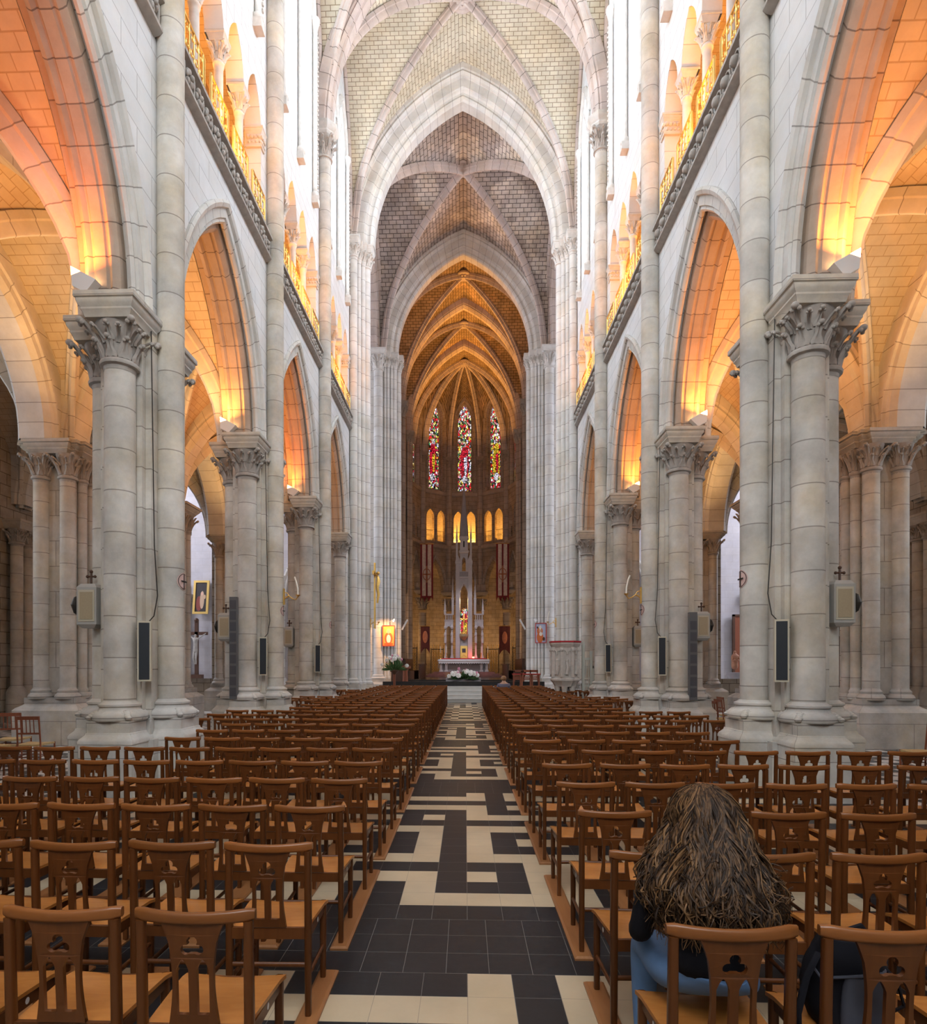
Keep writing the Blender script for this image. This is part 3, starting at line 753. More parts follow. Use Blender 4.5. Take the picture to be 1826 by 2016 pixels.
# ------------------------------------------------------------------ aisles
YA = BAYS
def aisle_pier(s, y, label):
    sd = 'left' if s < 0 else 'right'
    t = empty('aisle_pier', (s*8.95, y, 0), 0, label, 'pillar', 'piers between the aisle and the side chapels on the %s' % sd)
    h = .54
    m = MB(); m.sq(0, 0, [(h+.20, 0), (h+.20, .75), (h+.16, .80), (h+.08, .85), (h+.04, .88), (h+.04, 1.02)])
    m.sq(0, 0, [(h*.62+.30, 0), (h*.62+.30, .75), (h*.62+.22, .85), (h*.62+.18, 1.02)], hy=-.1)
    m.build('plinth', M['base'], t, 30)
    m = MB()
    for dx, dy, r in pts9: 
        m.lathe(dx, dy, [(r*1.55, 1.0), (r*1.65, 1.05), (r*1.5, 1.10), (r*1.25, 1.13), (r*1.3, 1.18), (r*1.05, 1.22), (r, 1.25)], 16)
    m.build('base', M['base'], t, 40)
    m = MB(); m.box(-.38, .38, -.30, .30, 1.0, ZC-.3); m.box(-.30, .30, -.38, .38, 1.0, ZC-.3); m.build('core', M['drum'], t)
    for dx, dy, r in pts9:
        m = MB((dx+1)*.4); m.lathe(dx, dy, [(r, 1.24), (r, ZC-.82)], 16); m.build('shaft', M['drum'], t)
        c_ = capital_mb(r, .50, r*2.0, .28, 6); o = c_.build('capital', M['carve'], t, 50); o.location = (dx, dy, ZC)
    m = MB(); abacus_mb(.72, .28, m, zt=ZC, hy=-.22); abacus_mb(.50, .28, m, zt=ZC+.002, hy=.22); abacus_mb(.62, .28, m, zt=ZC+.001)
    m.build('abacus', M['base'], t, 30)
    return t
pts9 = [(-.30, -.42, .16), (.30, -.42, .16), (-.46, -.16, .10), (.46, -.16, .10), (-.46, .16, .10), (.46, .16, .10), (-.27, .42, .155), (.27, .42, .155)]
for s in (-1, 1):
    sd = 'left' if s < 0 else 'right'
    for i in (2, 3, 4, 5):
        if i == 2: continue
        aisle_pier(s, YA[i], ['', '', '', 'thick pale aisle pier at the far %s edge with a leafy capital lit orange' % sd, 'aisle pier hidden behind the nearest nave pier on the %s' % sd, 'aisle pier before the transept seen between nave piers on the %s' % sd][i])
    aisle_pier(s, YA[2], 'aisle pier outside the frame on the %s' % sd)
    # aisle vaults
    m = MB()
    for i in range(5):
        vault_web(m, min(s*5.16, s*8.9), max(s*5.16, s*8.9), YA[i], YA[i+1], ZC, 3.4, 10)
    av = m.build('ceiling_aisle_'+sd, M['weba'], None, 15); av['kind'] = 'structure'
    m = MB()
    for i in range(5): diag_ribs(m, min(s*5.2, s*8.8), max(s*5.2, s*8.8), YA[i]+.1, YA[i+1]-.1, ZC, 3.35, .13)
    m.build('diagonal_ribs', M['vous'], av, 40)['kind'] = 'stuff'
    m = MB()
    for i in range(5): vault_web(m, min(s*9.5, s*13.7), max(s*9.5, s*13.7), YA[i], YA[i+1], ZC, 3.4, 8)
    cv = m.build('ceiling_chapel_'+sd, M['weba'], None, 15); cv['kind'] = 'structure'
    m = MB()
    for i in range(5): diag_ribs(m, min(s*9.6, s*13.6), max(s*9.6, s*13.6), YA[i]+.1, YA[i+1]-.1, ZC, 3.35, .12)
    m.build('diagonal_ribs', M['vous'], cv, 40)['kind'] = 'stuff'
    tp = [(.9, -.36), (.25, -.36), (.2, -.32), (.14, -.34), (.08, -.26), (.0, -.22), (0, .22), (.08, .26), (.14, .34), (.2, .32), (.25, .36), (.9, .36)]
    for i in range(1, 6):
        m = MB(); arch_sweep(m, lambda x, z, b, y=YA[i]: (x, y+b, z), s*7.02, ZC, 1.62, 2.75, tp, 12)
        m.build('transverse_arch', M['vous'], av, 25)
        m = MB(); arch_sweep(m, lambda x, z, b, y=YA[i]: (x, y+b, z), s*11.6, ZC, 1.75, 2.8, tp, 12)
        m.build('transverse_arch', M['vous'], cv, 25)
    # arcade between aisle and chapels
    Pa = side_P(s, 8.85)
    for i in range(1, 5):
        yc = (YA[i]+YA[i+1])/2
        m = MB()
        wallp(m, Pa, YA[i], YA[i+1], ZC, 10.2, [(yc, 1.7, 2.7, .25, ZC, ZC)])
        wallp(m, Pa, YA[i], YA[i+1], ZC, 10.2, [(yc, 1.7, 2.7, .25, ZC, ZC)], b=.75)
        arch_sweep(m, Pa, yc, ZC, 1.7, 2.7, [(.32, 0), (.3, -.04), (.25, -.04), (.22, 0), (.1, 0), (.06, .05), (.0, .1), (0, .65), (.06, .7), (.1, .75), (.25, .75)], 12)
        a_ = m.build('chapel_arch', M['vous'], None, 25)
        tag(a_, 'pointed arch into the %s side chapel on the %s' % (ORDW[i-1], sd), 'arch', 'arches into the %s side chapels' % sd)
    # outer wall with responds; unseen glowing windows added to light the aisles
    m = MB()
    Po = side_P(s, 13.7)
    ops = [((YA[i]+YA[i+1])/2, .8, 1.5, 0, 4.2, 7.0) for i in (1, 2)]
    wallp(m, Po, -6, 23.9, 0, 11, ops, thick=.5)
    m.build('wall_'+sd+'_chapels', M['chap'], None, 30)['kind'] = 'structure'
    for k, o_ in enumerate(ops):
        g = MB(); g.poly([Po(o_[0]+.8, 4.2, .4), Po(o_[0]-.8, 4.2, .4)]+[Po(o_[0]+x, 7+z, .4) for x, z in arc(.8, 1.5, 0, 8)])
        g.build('window_%d' % (20+k+5*(s > 0)), M['glass2'], None, 0)['kind'] = 'structure'
    for i in (3, 4):
        t = empty('wall_respond', (s*13.45, YA[i], 0), 0, 'half column with leafy capital on the %s chapel wall, %s one' % (sd, ('nearer', 'farther')[i-3]), 'pillar')
        for dy in (-.45, 0, .45):
            m = MB(); m.lathe(0, dy, [(.28, 0), (.28, .9), (.24, 1.0), (.17, 1.1), (.17, 5.4)], 14); m.build('shaft', M['drum'], t)
            c_ = capital_mb(.17, .42, .26, .28, 6); o = c_.build('capital', M['carve'], t, 50); o.location = (0, dy, 6.1)
        m = MB(); abacus_mb(.3, .28, m, zt=6.1, hy=.4); m.build('abacus', M['base'], t, 30)
    m = MB()
    wallp(m, lambda x, z, b: (x, 23.95+b, z), min(s*9.3, s*13.8), max(s*9.3, s*13.8), 0, 11, [(s*11.6, 1.75, 2.8, .0, 1.2, ZC)])
    m.build('wall_'+sd+'_chapel_end', M['chap'])['kind'] = 'structure'
# ------------------------------------------------------------------ crossing and transepts
YC0, YC1 = 23.59, 32.6
def cluster(s, y, shafts, core, label, zcap=18.0, mat='drumw', name='crossing_pier', caps=True, capme=None):
    t = empty(name, (0, 0, 0), 0, label, 'pillar')
    m = MB()
    for c in core: m.box(s*c[0], s*c[1], y+c[2], y+c[3], .98, zcap-.02)
    m.build('core', M['vous'] if mat == 'drumw' else M[mat], t)
    m = MB()
    for c in core: m.box(s*(c[0]-.12), s*(c[1]+.12), y+c[2]-.12, y+c[3]+.12, 0, .72); m.box(s*(c[0]-.05), s*(c[1]+.05), y+c[2]-.05, y+c[3]+.05, .72, .98)
    for (x, dy, r) in shafts: plinth(m, s*x, y+dy, r*1.5)
    m.build('plinth', M['base'], t)
    for (x, dy, r) in shafts:
        m = MB(); m.lathe(s*x, y+dy, [(r*1.5, 1.0), (r*1.6, 1.04), (r*1.45, 1.09), (r*1.2, 1.12), (r*1.28, 1.18), (r, 1.23), (r, zcap-.3-3.2*r)], 18); m.build('shaft', M[mat], t)
        if caps:
            c_ = capital_mb(r, 3.0*r if r > .15 else .42, r*1.7, .28, 6)
            o = c_.build('capital', M['carvel'] if mat == 'drumw' else M['carve'], t, 50); o.location = (s*x, y+dy, zcap)
            m = MB(); abacus_mb(r*1.75, .28, m, s*x, y+dy, zcap+.01); m.build('abacus', M['carvel'] if mat == 'drumw' else M['carve'], t, 30)
    return t
for s in (-1, 1):
    sd = 'left' if s < 0 else 'right'
    cluster(s, YC0, [(4.17, -.10, .15), (4.02, .15, .10), (3.88, .30, .10), (3.78, .52, .17), (4.4, -.45, .06)],
            [(3.92, 5.2, .25, 1.15), (4.12, 5.2, -.1, .3), (4.35, 5.1, -.45, 0)], 'tall crossing pier of many slim shafts on the %s, first one past the chairs' % sd)
    # arcade respond at the crossing pier
    t = empty('crossing_respond', (0, 0, 0), 0, 'half column with leafy capital against the %s crossing pier' % sd, 'pillar')
    m = MB(); plinth(m, s*4.6, YC0-.56, .29); m.build('plinth', M['base'], t)
    m = MB(); shaft_base(m, s*4.6, YC0-.56, .2, 1.0); m.build('base', M['base'], t, 50)
    m = MB(); m.lathe(s*4.6, YC0-.56, [(.2, 1.25), (.195, ZC-.86)], 24); m.build('shaft', M['drum'], t)
    o = shared('capital', CAPF_ME, t); o.location = (s*4.6, YC0-.56, ZC); o = shared('abacus', ABF_ME, t); o.location = (s*4.6, YC0-.56, ZC)
    cluster(s, YC1, [(4.42, -.62, .24), (4.08, -.55, .07), (3.93, -.50, .09), (3.76, -.42, .07), (3.62, -.30, .13), (3.46, .1, .16)],
            [(3.62, 5.4, -.3, 1.0), (3.85, 5.4, -.5, 0), (4.2, 5.4, -.62, 0)], 'far crossing pier of white shafts on the %s, carrying a small icon' % sd)
m = MB()
vault_web(m, -4.32, 4.32, YC0+.5, YC1-.5, 18.0, 6.25, 14)
cx_ = m.build('ceiling_crossing', M['webc'], None, 15); cx_['kind'] = 'structure'
m = MB(); diag_ribs(m, -4.15, 4.15, YC0+.7, YC1-.7, 18.0, 6.2, .13); m.build('diagonal_ribs', M['rib'], cx_, 40)['kind'] = 'stuff'
boss(0, (YC0+YC1)/2, 24.3, .50, 'vault_boss', cx_)
# the two big arches across the nave, and the arches to the transepts
BIG = [(1.05, -.62), (.86, -.62), (.84, -.56), (.76, -.60), (.70, -.52), (.66, -.50), (.66, -.42), (.36, -.42), (.36, -.36), (.30, -.34), (.26, -.28), (.20, -.26), (.12, -.30), (.04, -.27), (0, -.20), (0, .20), (.04, .27), (.12, .30), (.30, .34), (.36, .42), (.66, .42), (.86, .62), (1.25, .62)]
for nme, y, mt in (('crossing_arch', YC0+.52, 'vous'), ('chancel_arch', YC1, 'vous')):
    m = MB(); arch_sweep(m, lambda x, z, b, y=y: (x, y+b, z), 0, 18.0, 3.45, 5.5 if y < 30 else 5.2, BIG, 22)
    tag(m.build(nme, M[mt], None, 25), 'broad moulded pointed arch high over the nave %s the crossing' % ('before' if nme == 'crossing_arch' else 'beyond'), 'arch')
for s in (-1, 1):
    sd = 'left' if s < 0 else 'right'
    m = MB(); arch_sweep(m, lambda x, z, b, s=s: (s*(4.75+b), x, z), (YC0+YC1)/2+.1, 18.0, 3.3, 5.1, BIG, 18)
    tag(m.build('transept_arch', M['rib'], None, 25), 'high pointed arch opening from the crossing into the %s transept' % sd, 'arch')
    m = MB()
    m.box(s*5.3, s*22, YC0+.9, YC0+1.0, 11, 25); 
    # transept walls
    wallp(m, lambda x, z, b: (s*x, YC1+1.0+b, z), 4.6, 22, 0, 25, [(8.2, 1.5, 2.4, 0, 0, 5.6), (17.0, 1.6, 2.0, 0, 1.0, 5.4)], thick=.5)
    m.build('wall_%s_transept' % sd, M['lilac'], None, 30)['kind'] = 'structure'
    m = MB(); m.box(s*4.9, s*22, YC1+1.5, YC1+1.55, 0, 9); m.build('wall_%s_transept_recess' % sd, M['lilac'])['kind'] = 'structure'
    m = MB(); wallp(m, lambda x, z, b: (s*(22+b), x, z), 20, 34, 0, 25, [(28.2, 2.6, 3.5, 0, 8, 16)], thick=.5); m.build('wall_%s_transept_end' % sd, M['lilac'])['kind'] = 'structure'
    g = MB(); g.poly([(s*22.4, 28.2+2.6, 8), (s*22.4, 28.2-2.6, 8)]+[(s*22.4, 28.2+x, 16+z) for x, z in arc(2.6, 3.5, 0, 8)]); g.build('window_%d' % (30+(s > 0)), M['glass2'], None, 0)['kind'] = 'structure'
    m = MB(); vault_web(m, min(s*4.4, s*22), max(s*4.4, s*22), YC0+.9, YC1+.2, 18, 6.3, 8, 'EW' if False else 'NSEW'); m.build('ceiling_%s_transept' % sd, M['webc'], None, 15)['kind'] = 'structure'
    # blind arch shafts of the transept wall
    for k, x in enumerate((6.5, 9.9, 15.2, 18.8)):
        t = empty('transept_shaft', (s*x, YC1+.86, 0), 0, 'slim wall shaft with leafy capital in the %s transept, %s from the crossing' % (sd, ORDW[k]), 'pillar')
        m = MB(); m.lathe(0, 0, [(.3, 0), (.3, .8), (.24, .95), (.16, 1.1), (.16, 4.9)], 14); m.build('shaft', M['drumw'], t)
        c_ = capital_mb(.16, .4, .25, .25, 6); o = c_.build('capital', M['carvel'], t, 50); o.location = (0, 0, 5.6)
        m = MB(); abacus_mb(.26, .25, m, zt=5.61); m.build('abacus', M['carvel'], t, 30)
    for k, (x, a, r) in enumerate(((8.2, 1.5, 2.4), (17.0, 1.6, 2.0))):
        m = MB(); arch_sweep(m, lambda xx, z, b: (s*xx, YC1+1.0+b, z), x, 5.6, a, r, [(.35, 0), (.33, -.08), (.24, -.1), (.18, -.04), (.1, -.04), (.06, -.12), (0, -.1), (0, .05)], 12)
        for q in range(15):
            px_, pz_ = arc(a, r, .29, 14)[q*2] if q*2 < 29 else (0, 0)
            m.ball((s*(x+px_), YC1+.88, 5.6+pz_), .06, 6, 4)
        tag(m.build('blind_arch', M['carvel'], None, 30), 'beaded pointed blind arch on the %s transept wall, %s the crossing' % (sd, ('nearer', 'farther from')[k]), 'arch')

# ------------------------------------------------------------------ choir
YV = [YC1+.3, 38.3, 43.2]
m = MB()
vault_web(m, -4.0, 4.0, YC1+.3, 38.3, 18.0, 6.3, 12); vault_web(m, -4.0, 4.0, 38.3, 43.2, 18.0, 6.3, 12)
ch = m.build('ceiling_choir', M['webo'], None, 15); ch['kind'] = 'structure'
m = MB(); diag_ribs(m, -3.85, 3.85, YC1+.5, 38.3, 18.0, 6.25, .11); diag_ribs(m, -3.85, 3.85, 38.3, 43.2, 18.0, 6.25, .11); m.build('diagonal_ribs', M['rib'], ch, 40)['kind'] = 'stuff'
boss(0, 35.6, 24.15, .45, 'vault_boss', ch); boss(0, 40.75, 24.15, .4, 'vault_boss', ch)
for y in (38.3, 43.2):
    m = MB(); arch_sweep(m, lambda x, z, b, y=y: (x, y+b, z), 0, 18.0, 3.62, 5.75, [(.6, -.30), (.2, -.30), (.16, -.26), (.12, -.28), (.04, -.2), (.05, -.14), (0, -.1), (0, .1), (.05, .14), (.04, .2), (.12, .28), (.2, .30), (.6, .3)], 18)
    m.build('transverse_arch', M['rib'], ch, 25)
for s in (-1, 1):
    sd = 'left' if s < 0 else 'right'
    P = side_P(s, 4.0)
    m = MB()
    for y0, y1 in ((33.2, 38.3), (38.3, 43.2), (43.2, 45.1)):
        if y0 > 43: wallp(m, P, y0, y1, ZC, 24, thick=0); continue
        yc = (y0+y1)/2
        wallp(m, P, y0, y1, ZC, 10.7, [(yc, 1.6, 3.0, 0, ZC, ZC)], thick=.6)
        wallp(m, P, y0, y1, 10.7, 18, [(yc+1.1*(k-.5), .4, .75, 0, 11.3, 13.2) for k in range(-1, 3)], thick=.35)
        wallp(m, P, y0, y1, 18, lambda x, yc=yc, h=(y1-y0)/2: 18+hcurve(4, 6.3, min(1, abs(x-yc)/h)), [(yc, 1.0, 1.6, 0, 18.2, 19.6)], thick=.4)
    m.box(s*5.0, s*5.05, 33, 44, 11, 14.8); m.box(s*4.0, s*5.05, 33, 44, 10.9, 11.1)
    m.build('wall_%s_choir' % sd, M['choir'], None, 30)['kind'] = 'structure'
    for k, y in enumerate((38.3, 43.2)):
        cluster(s, y, [(3.78, 0, .18), (3.9, -.3, .10), (3.9, .3, .10)], [(4.0, 4.7, -.4, .4)], 'brown stone choir pier on the %s, %s bay' % (sd, ORDW[k]), mat='choird', name='choir_pier')
    m = MB(); m.box(s*8.5, s*8.6, 33.6, 46, 0, 10.9); m.box(s*4.6, s*8.6, 33.6, 46, 10.6, 10.9)
    m.build('wall_%s_choir_aisle' % sd, M['chap'])['kind'] = 'structure'
# apse: five sides of a decagon
AC = (0.03, 45.0); AR = 4.0
vt = [(AC[0]+AR*sin(radians(a)), AC[1]+AR*cos(radians(a))) for a in (-90, -54, -18, 18, 54, 90)]
aw = MB(); trm = MB()
ROW = ['leftmost', 'left', 'central', 'right', 'rightmost']
def edgeP(k, R=0):
    (xa, ya), (xb, yb) = vt[k], vt[k+1]
    mx, my = (xa+xb)/2, (ya+yb)/2; L = sqrt((xb-xa)**2+(yb-ya)**2)
    ux, uy = (xb-xa)/L, (yb-ya)/L; ox, oy = mx-AC[0], my-AC[1]; l = sqrt(ox*ox+oy*oy); ox /= l; oy /= l
    return (lambda x, z, b: (mx+ux*x+ox*b, my+uy*x+oy*b, z)), L
for k in range(5):
    P, L = edgeP(k); h = L/2
    wallp(aw, P, -h, h, 7.4, 10.9, [(0, .82, 2.3, 0, 7.4, 7.6)], thick=.5)
    tri = [(-.5, .36, .65, 0, 11.35, 13.15), (.5, .36, .65, 0, 11.35, 13.15)]
    wallp(aw, P, -h, h, 10.9, 14.4, tri, thick=.3)
    wallp(aw, P, -h, h, 14.4, 22.9, [(0, .52, 1.35, .12, 15.3, 21.0)], thick=.3)
    wallp(aw, P, -h, h, 14.4, 22.9, [(0, .52, 1.35, 0, 15.5, 21.0)], b=.3, thick=.3)
    trm.loft([[P(-h, z, b), P(h, z, b)] for b, z in ((.1, 14.9), (-.02, 15.0), (-.06, 15.05), (-.06, 15.12), (0, 15.3), (.3, 15.45))], closed=False)
    trm.loft([[P(-h, z, b), P(h, z, b)] for b, z in ((0, 10.75), (-.16, 10.85), (-.18, 11.05), (-.1, 11.12), (.6, 11.14))], closed=False)
    arch_sweep(trm, P, 0, 21.0, .74, 1.5, [(.1, 0), (.08, -.08), (0, -.1), (-.04, 0)], 10)
    for q in (-1, 1):
        trm.lathe(*P(q*.84, 0, -.04)[:2], [(.06, 15.3), (.06, 20.7), (.1, 20.95), (.1, 21.0)], 8)
        for j in range(26): trm.ball(P(q*.70, 15.6+j*.21, -.01), .035, 5, 4)
    arch_sweep(trm, P, 0, 7.6, .82, 2.3, [(.26, 0), (.24, -.06), (.16, -.07), (.10, 0), (.05, .03), (0, .1)], 10)
    # stained glass
    g = MB(); pts = [(x, z) for x, z in arc(.52, 1.35, 0, 10)]
    poly = [P(.52, 15.5, .42), P(-.52, 15.5, .42)]+[P(x, 21+z, .42) for x, z in pts]
    uv = [(.52, 0), (-.52, 0)]+[(x, 5.5+z) for x, z in pts]
    g.poly(poly, uv)
    o = g.build('window_%d' % (40+k), M['stain%d' % k], None, 0); o['kind'] = 'structure'
    o['label'] = '%s stained glass lancet of the apse' % ROW[k]
    g = MB()
    for j in range(9): 
        p0, p1 = P(-.52, 15.9+j*.65, .38), P(.52, 15.9+j*.65, .38); g.tube([p0, p1], .015, 4)
    g.build('window_bars', M['iron'], o)
    # gallery columns and railing
    for q, xx in enumerate((-.98, 0, .98)):
        if q == 0 and k: continue
        t = empty('apse_column', P(xx, 11.2, .16), 0, 'small column of the %s apse gallery arch pair, %s' % (ROW[k], ('near side', 'middle', 'far side')[q]), 'column', 'small columns of the apse gallery')
        m = MB(); m.lathe(0, 0, [(.12, 0), (.12, .1), (.075, .16), (.07, 1.6)], 10); m.build('shaft', M['choird'], t)
        c_ = capital_mb(.07, .26, .12, .12, 4).build('capital', M['carve'], t, 50); c_.location = (0, 0, 1.97)
    g = MB()
    for xx in (-.5, .5):
        g.tube([P(xx-.36, 12.2, .2), P(xx+.36, 12.2, .2)], .018, 5); g.tube([P(xx-.36, 11.4, .2), P(xx+.36, 11.4, .2)], .014, 5)
        for j in range(6): g.tube([P(xx-.36+.12*j+.06, 11.2, .2), P(xx-.36+.12*j+.06, 12.2, .2)], .01, 4)
        for j in range(5): g.tube([P(xx-.30+.13*j+.05*cos(a*.7), 11.8+.09*sin(a*.7), .19) for a in range(10)], .008, 4)
    tag(g.build('apse_railing', M['iron']), 'dark scrollwork railing in front of the %s apse gallery arches' % ROW[k], 'railing', 'apse gallery railings')
aw.build('wall_apse', M['choir'], None, 30)['kind'] = 'structure'
trm.build('trim_40', M['choird'], None, 30)['kind'] = 'structure'
m = MB()
for a in range(-90, 90, 18):
    p = [(AC[0]+R*sin(radians(b)), AC[1]+R*cos(radians(b))) for R in (5.3,) for b in (a, a+18)]
    m.poly([(*p[0], 10.9), (*p[1], 10.9), (*p[1], 14.6), (*p[0], 14.6)])
    q = [(AC[0]+3.9*sin(radians(b)), AC[1]+3.9*cos(radians(b))) for b in (a, a+18)]
    m.poly([(*q[0], 11.1), (*q[1], 11.1), (*p[1], 11.1), (*p[0], 11.1)]); m.poly([(*q[0], 14.5), (*q[1], 14.5), (*p[1], 14.5), (*p[0], 14.5)])
m.build('wall_apse_gallery', M['weba'])['kind'] = 'structure'
m = MB()
for a in range(-100, 100, 20):
    p = [(AC[0]+9.0*sin(radians(b)), AC[1]+9.0*cos(radians(b))) for b in (a, a+20)]
    ch_ = lambda x, z, b, p=p: (p[0][0]+(p[1][0]-p[0][0])*x, p[0][1]+(p[1][1]-p[0][1])*x, z)
    if a in (-20, 0): pass
    m.poly([(*p[0], 0), (*p[1], 0), (*p[1], 10.9), (*p[0], 10.9)])
    q = [(AC[0]+4.3*sin(radians(b)), AC[1]+4.3*cos(radians(b))) for b in (a, a+20)]
    m.poly([(*q[0], 10.6), (*q[1], 10.6), (*p[1], 9.2), (*p[0], 9.2)])
m.build('wall_ambulatory', M['choir'])['kind'] = 'structure'
# low stained window behind the altar
g = MB(); yy = 45+8.55
g.poly([(AC[0]+.55, yy, 2.6), (AC[0]-.55, yy, 2.6)]+[(AC[0]+x, yy, 5.6+z) for x, z in arc(.55, 1.1, 0, 8)], [(.55, 0), (-.55, 0)]+[(x, 3+z) for x, z in arc(.55, 1.1, 0, 8)])
g.build('window_50', M['stain1'], None, 0)['kind'] = 'structure'
# apse ribs and webs
w_ = MB(); n = 12; BY = 45.75; BZ = 24.3
def rib_pt(vx, vy, t, zr=6.1):
    x = AC[0]+(vx-AC[0])*t; y = BY+(vy-BY)*t
    return (x, y, 18.0+hcurve(4.0, 6.3, t))
for k in range(5):
    for i in range(n):
        t0, t1 = i/n, (i+1)/n
        for j in range(8):
            row = []
            for t in (t0, t1):
                for q in (j, j+1):
                    a = rib_pt(*vt[k], t); b_ = rib_pt(*vt[k+1], t); sv = q/8; e = abs(2*sv-1)
                    zc_ = 24.3-1.4*t**1.5; prof = (hcurve(1, 1.5, e)/1.5)
                    x = a[0]+(b_[0]-a[0])*sv; y = a[1]+(b_[1]-a[1])*sv
                    row.append((x, y, a[2]+(max(zc_, a[2])-a[2])*prof))
            w_.poly([row[0], row[1], row[3], row[2]], ((j*.3, t0*4), (j*.3+.3, t0*4), (j*.3+.3, t1*4), (j*.3, t1*4)))
# web towards the choir
w_.poly([(vt[0][0], vt[0][1], 18), (vt[0][0], 43.2, 18), (vt[0][0], 43.2, 24), (vt[0][0], 45, 23)])
w_.poly([(vt[5][0], vt[5][1], 18), (vt[5][0], 43.2, 18), (vt[5][0], 43.2, 24), (vt[5][0], 45, 23)])
for sg in (-1, 1):
    for i in range(n):
        t0, t1 = i/n, (i+1)/n
        f_ = lambda t: (AC[0]+sg*4.0*t, 18+hcurve(4.0, 6.3, t))
        (xa, za), (xb, zb) = f_(t0), f_(t1)
        w_.poly([(xa, 43.2, za), (xb, 43.2, zb), (xb, 45.8, zb), (xa, 45.8, za)], ((0, t0*6), (0, t1*6), (2.6, t1*6), (2.6, t0*6)))
ap = w_.build('ceiling_apse', M['webo'], None, 20); ap['kind'] = 'structure'
for k, (vx, vy) in enumerate(vt):
    m = MB(); rib(m, [tuple(Vector(rib_pt(AC[0]+(vx-AC[0])*.95, BY+(vy-BY)*.95, i/16))-Vector((0, 0, .12))) for i in range(17)], .15); m.build('apse_rib', M['rib'], ap, 30)
boss(AC[0], BY, 24.1, .42, 'vault_boss', ap)
for k in range(1, 5):
    vx, vy = vt[k]
    t = empty('apse_pier', (vx, vy, 0), 0, '%s of the four columns ringing the apse' % ('leftmost', 'second from the left', 'third from the left', 'rightmost')[k-1], 'pillar', 'columns ringing the apse')
    dx, dy = (AC[0]-vx)/AR, (AC[1]-vy)/AR
    m = MB(); m.sq(0, 0, [(.5, 0), (.5, .8), (.44, .9), (.44, 1.0)]); m.lathe(0, 0, [(.42, 1.0), (.44, 1.06), (.36, 1.15), (.3, 1.25)], 16); m.build('base', M['choird'], t)
    m = MB(); m.lathe(0, 0, [(.30, 1.2), (.30, 5.7)], 20); m.build('shaft', M['choird'], t)
    o = capital_mb(.30, .8, .52, .34, 8).build('capital', M['choirc'], t, 50); o.location = (0, 0, 7.2)
    m = MB(); abacus_mb(.58, .3, m, zt=7.42); m.box(-.42, .42, -.36, .36, 7.3, 8.0); m.build('abacus', M['choird'], t, 30)
    m = MB(); m.lathe(dx*.12, dy*.12, [(.15, 7.4), (.15, 17.2)], 14); m.lathe(dx*.0, dy*.0, [(.24, 7.4), (.24, 18)], 12); m.build('wall_shaft', M['choird'], t)
    o = capital_mb(.15, .45, .26, .28, 6).build('shaft_capital', M['choirc'], t, 50); o.location = (dx*.12, dy*.12, 18.0)
    m = MB(); abacus_mb(.28, .28, m, dx*.12, dy*.12, 18.01); m.build('shaft_abacus', M['choirc'], t, 30)

# ------------------------------------------------------------------ floor
T = .2460
# columns: -4 -3 -2 -1 | 0 1 2 3
rows = ['00111111', '00100011', '11100011', '00000011', '11101111', '00101000', '00101011', '00101000',
        '11101111', '00000000', '10101111', '00001000', '11111011', '00000000', '11111011', '00001011']
rows[1] = '00100011'; rows[2] = '11101011'; rows[4] = '11101111'
fl = MB(); X0 = .12; Y0 = 3.50
for r_ in range(-24, 110):
    y0 = Y0+r_*T; y1 = y0+T
    if y1 > 29.5: break
    k = (r_) % 20      # 0 = R15 going nearer ... measured away from the camera: 17..19 offset band
    zig = 19.3 < y0 < 25.0
    for c in range(-23, 23):
        off = 0
        x0 = X0+c*T
        # rows counted away from the camera start after the offset band of three
        kk = (r_) % 20
        # r_=0 is the first row beyond y=3.50: the three offset black rows, then one aligned black row, then R0..R15
        if kk < 3: col = 0; off = T/2
        elif kk == 3: col = 0
        else:
            c8 = c % 8 if False else (c+4) % 8
            col = int(rows[kk-4][c8])
        if zig:
            v = (abs(x0+T/2-X0)*2.2+(y0-19.3)) % 1.2; col = 1 if v < .6 else 0; off = 0
        if abs(x0-X0) > 5.3: continue
        fl.poly([(x0+off, y0, 0), (x0+off+T, y0, 0), (x0+off+T, y1, 0), (x0+off, y1, 0)], ((0, 0), (T, 0), (T, T), (0, T)), col)
f_ = fl.build('floor', [M['tile0'], M['tile1']], None, 0); f_['kind'] = 'structure'
# aisle floors: diagonal black and white tiles
fl = MB(); D = .34
for s in (-1, 1):
    for i in range(0, 26):
        for j in range(-9, 72):
            x0 = 5.2+i*D; y0 = -3+j*D
            if x0 > 13.8: continue
            xs = [s*x0, s*(x0+D), s*(x0+D), s*x0]; ys = [y0, y0, y0+D, y0+D]
            cxm = s*(x0+D/2); cym = y0+D/2
            fl.poly([(x, y, -.002) for x, y in zip(xs, ys)], ((0, 0), (D, 0), (D, D), (0, D)), (i+j) % 2)
fl.build('floor_aisles', [M['tile0b'], M['tile1b']], None, 0)['kind'] = 'structure'
m = MB(); m.box(-22.5, 22.5, 21.5, 54, -.1, -.004); m.box(-14, 14, -6, 21.6, -.1, -.004); m.build('floor_transept', M['step'])['kind'] = 'structure'
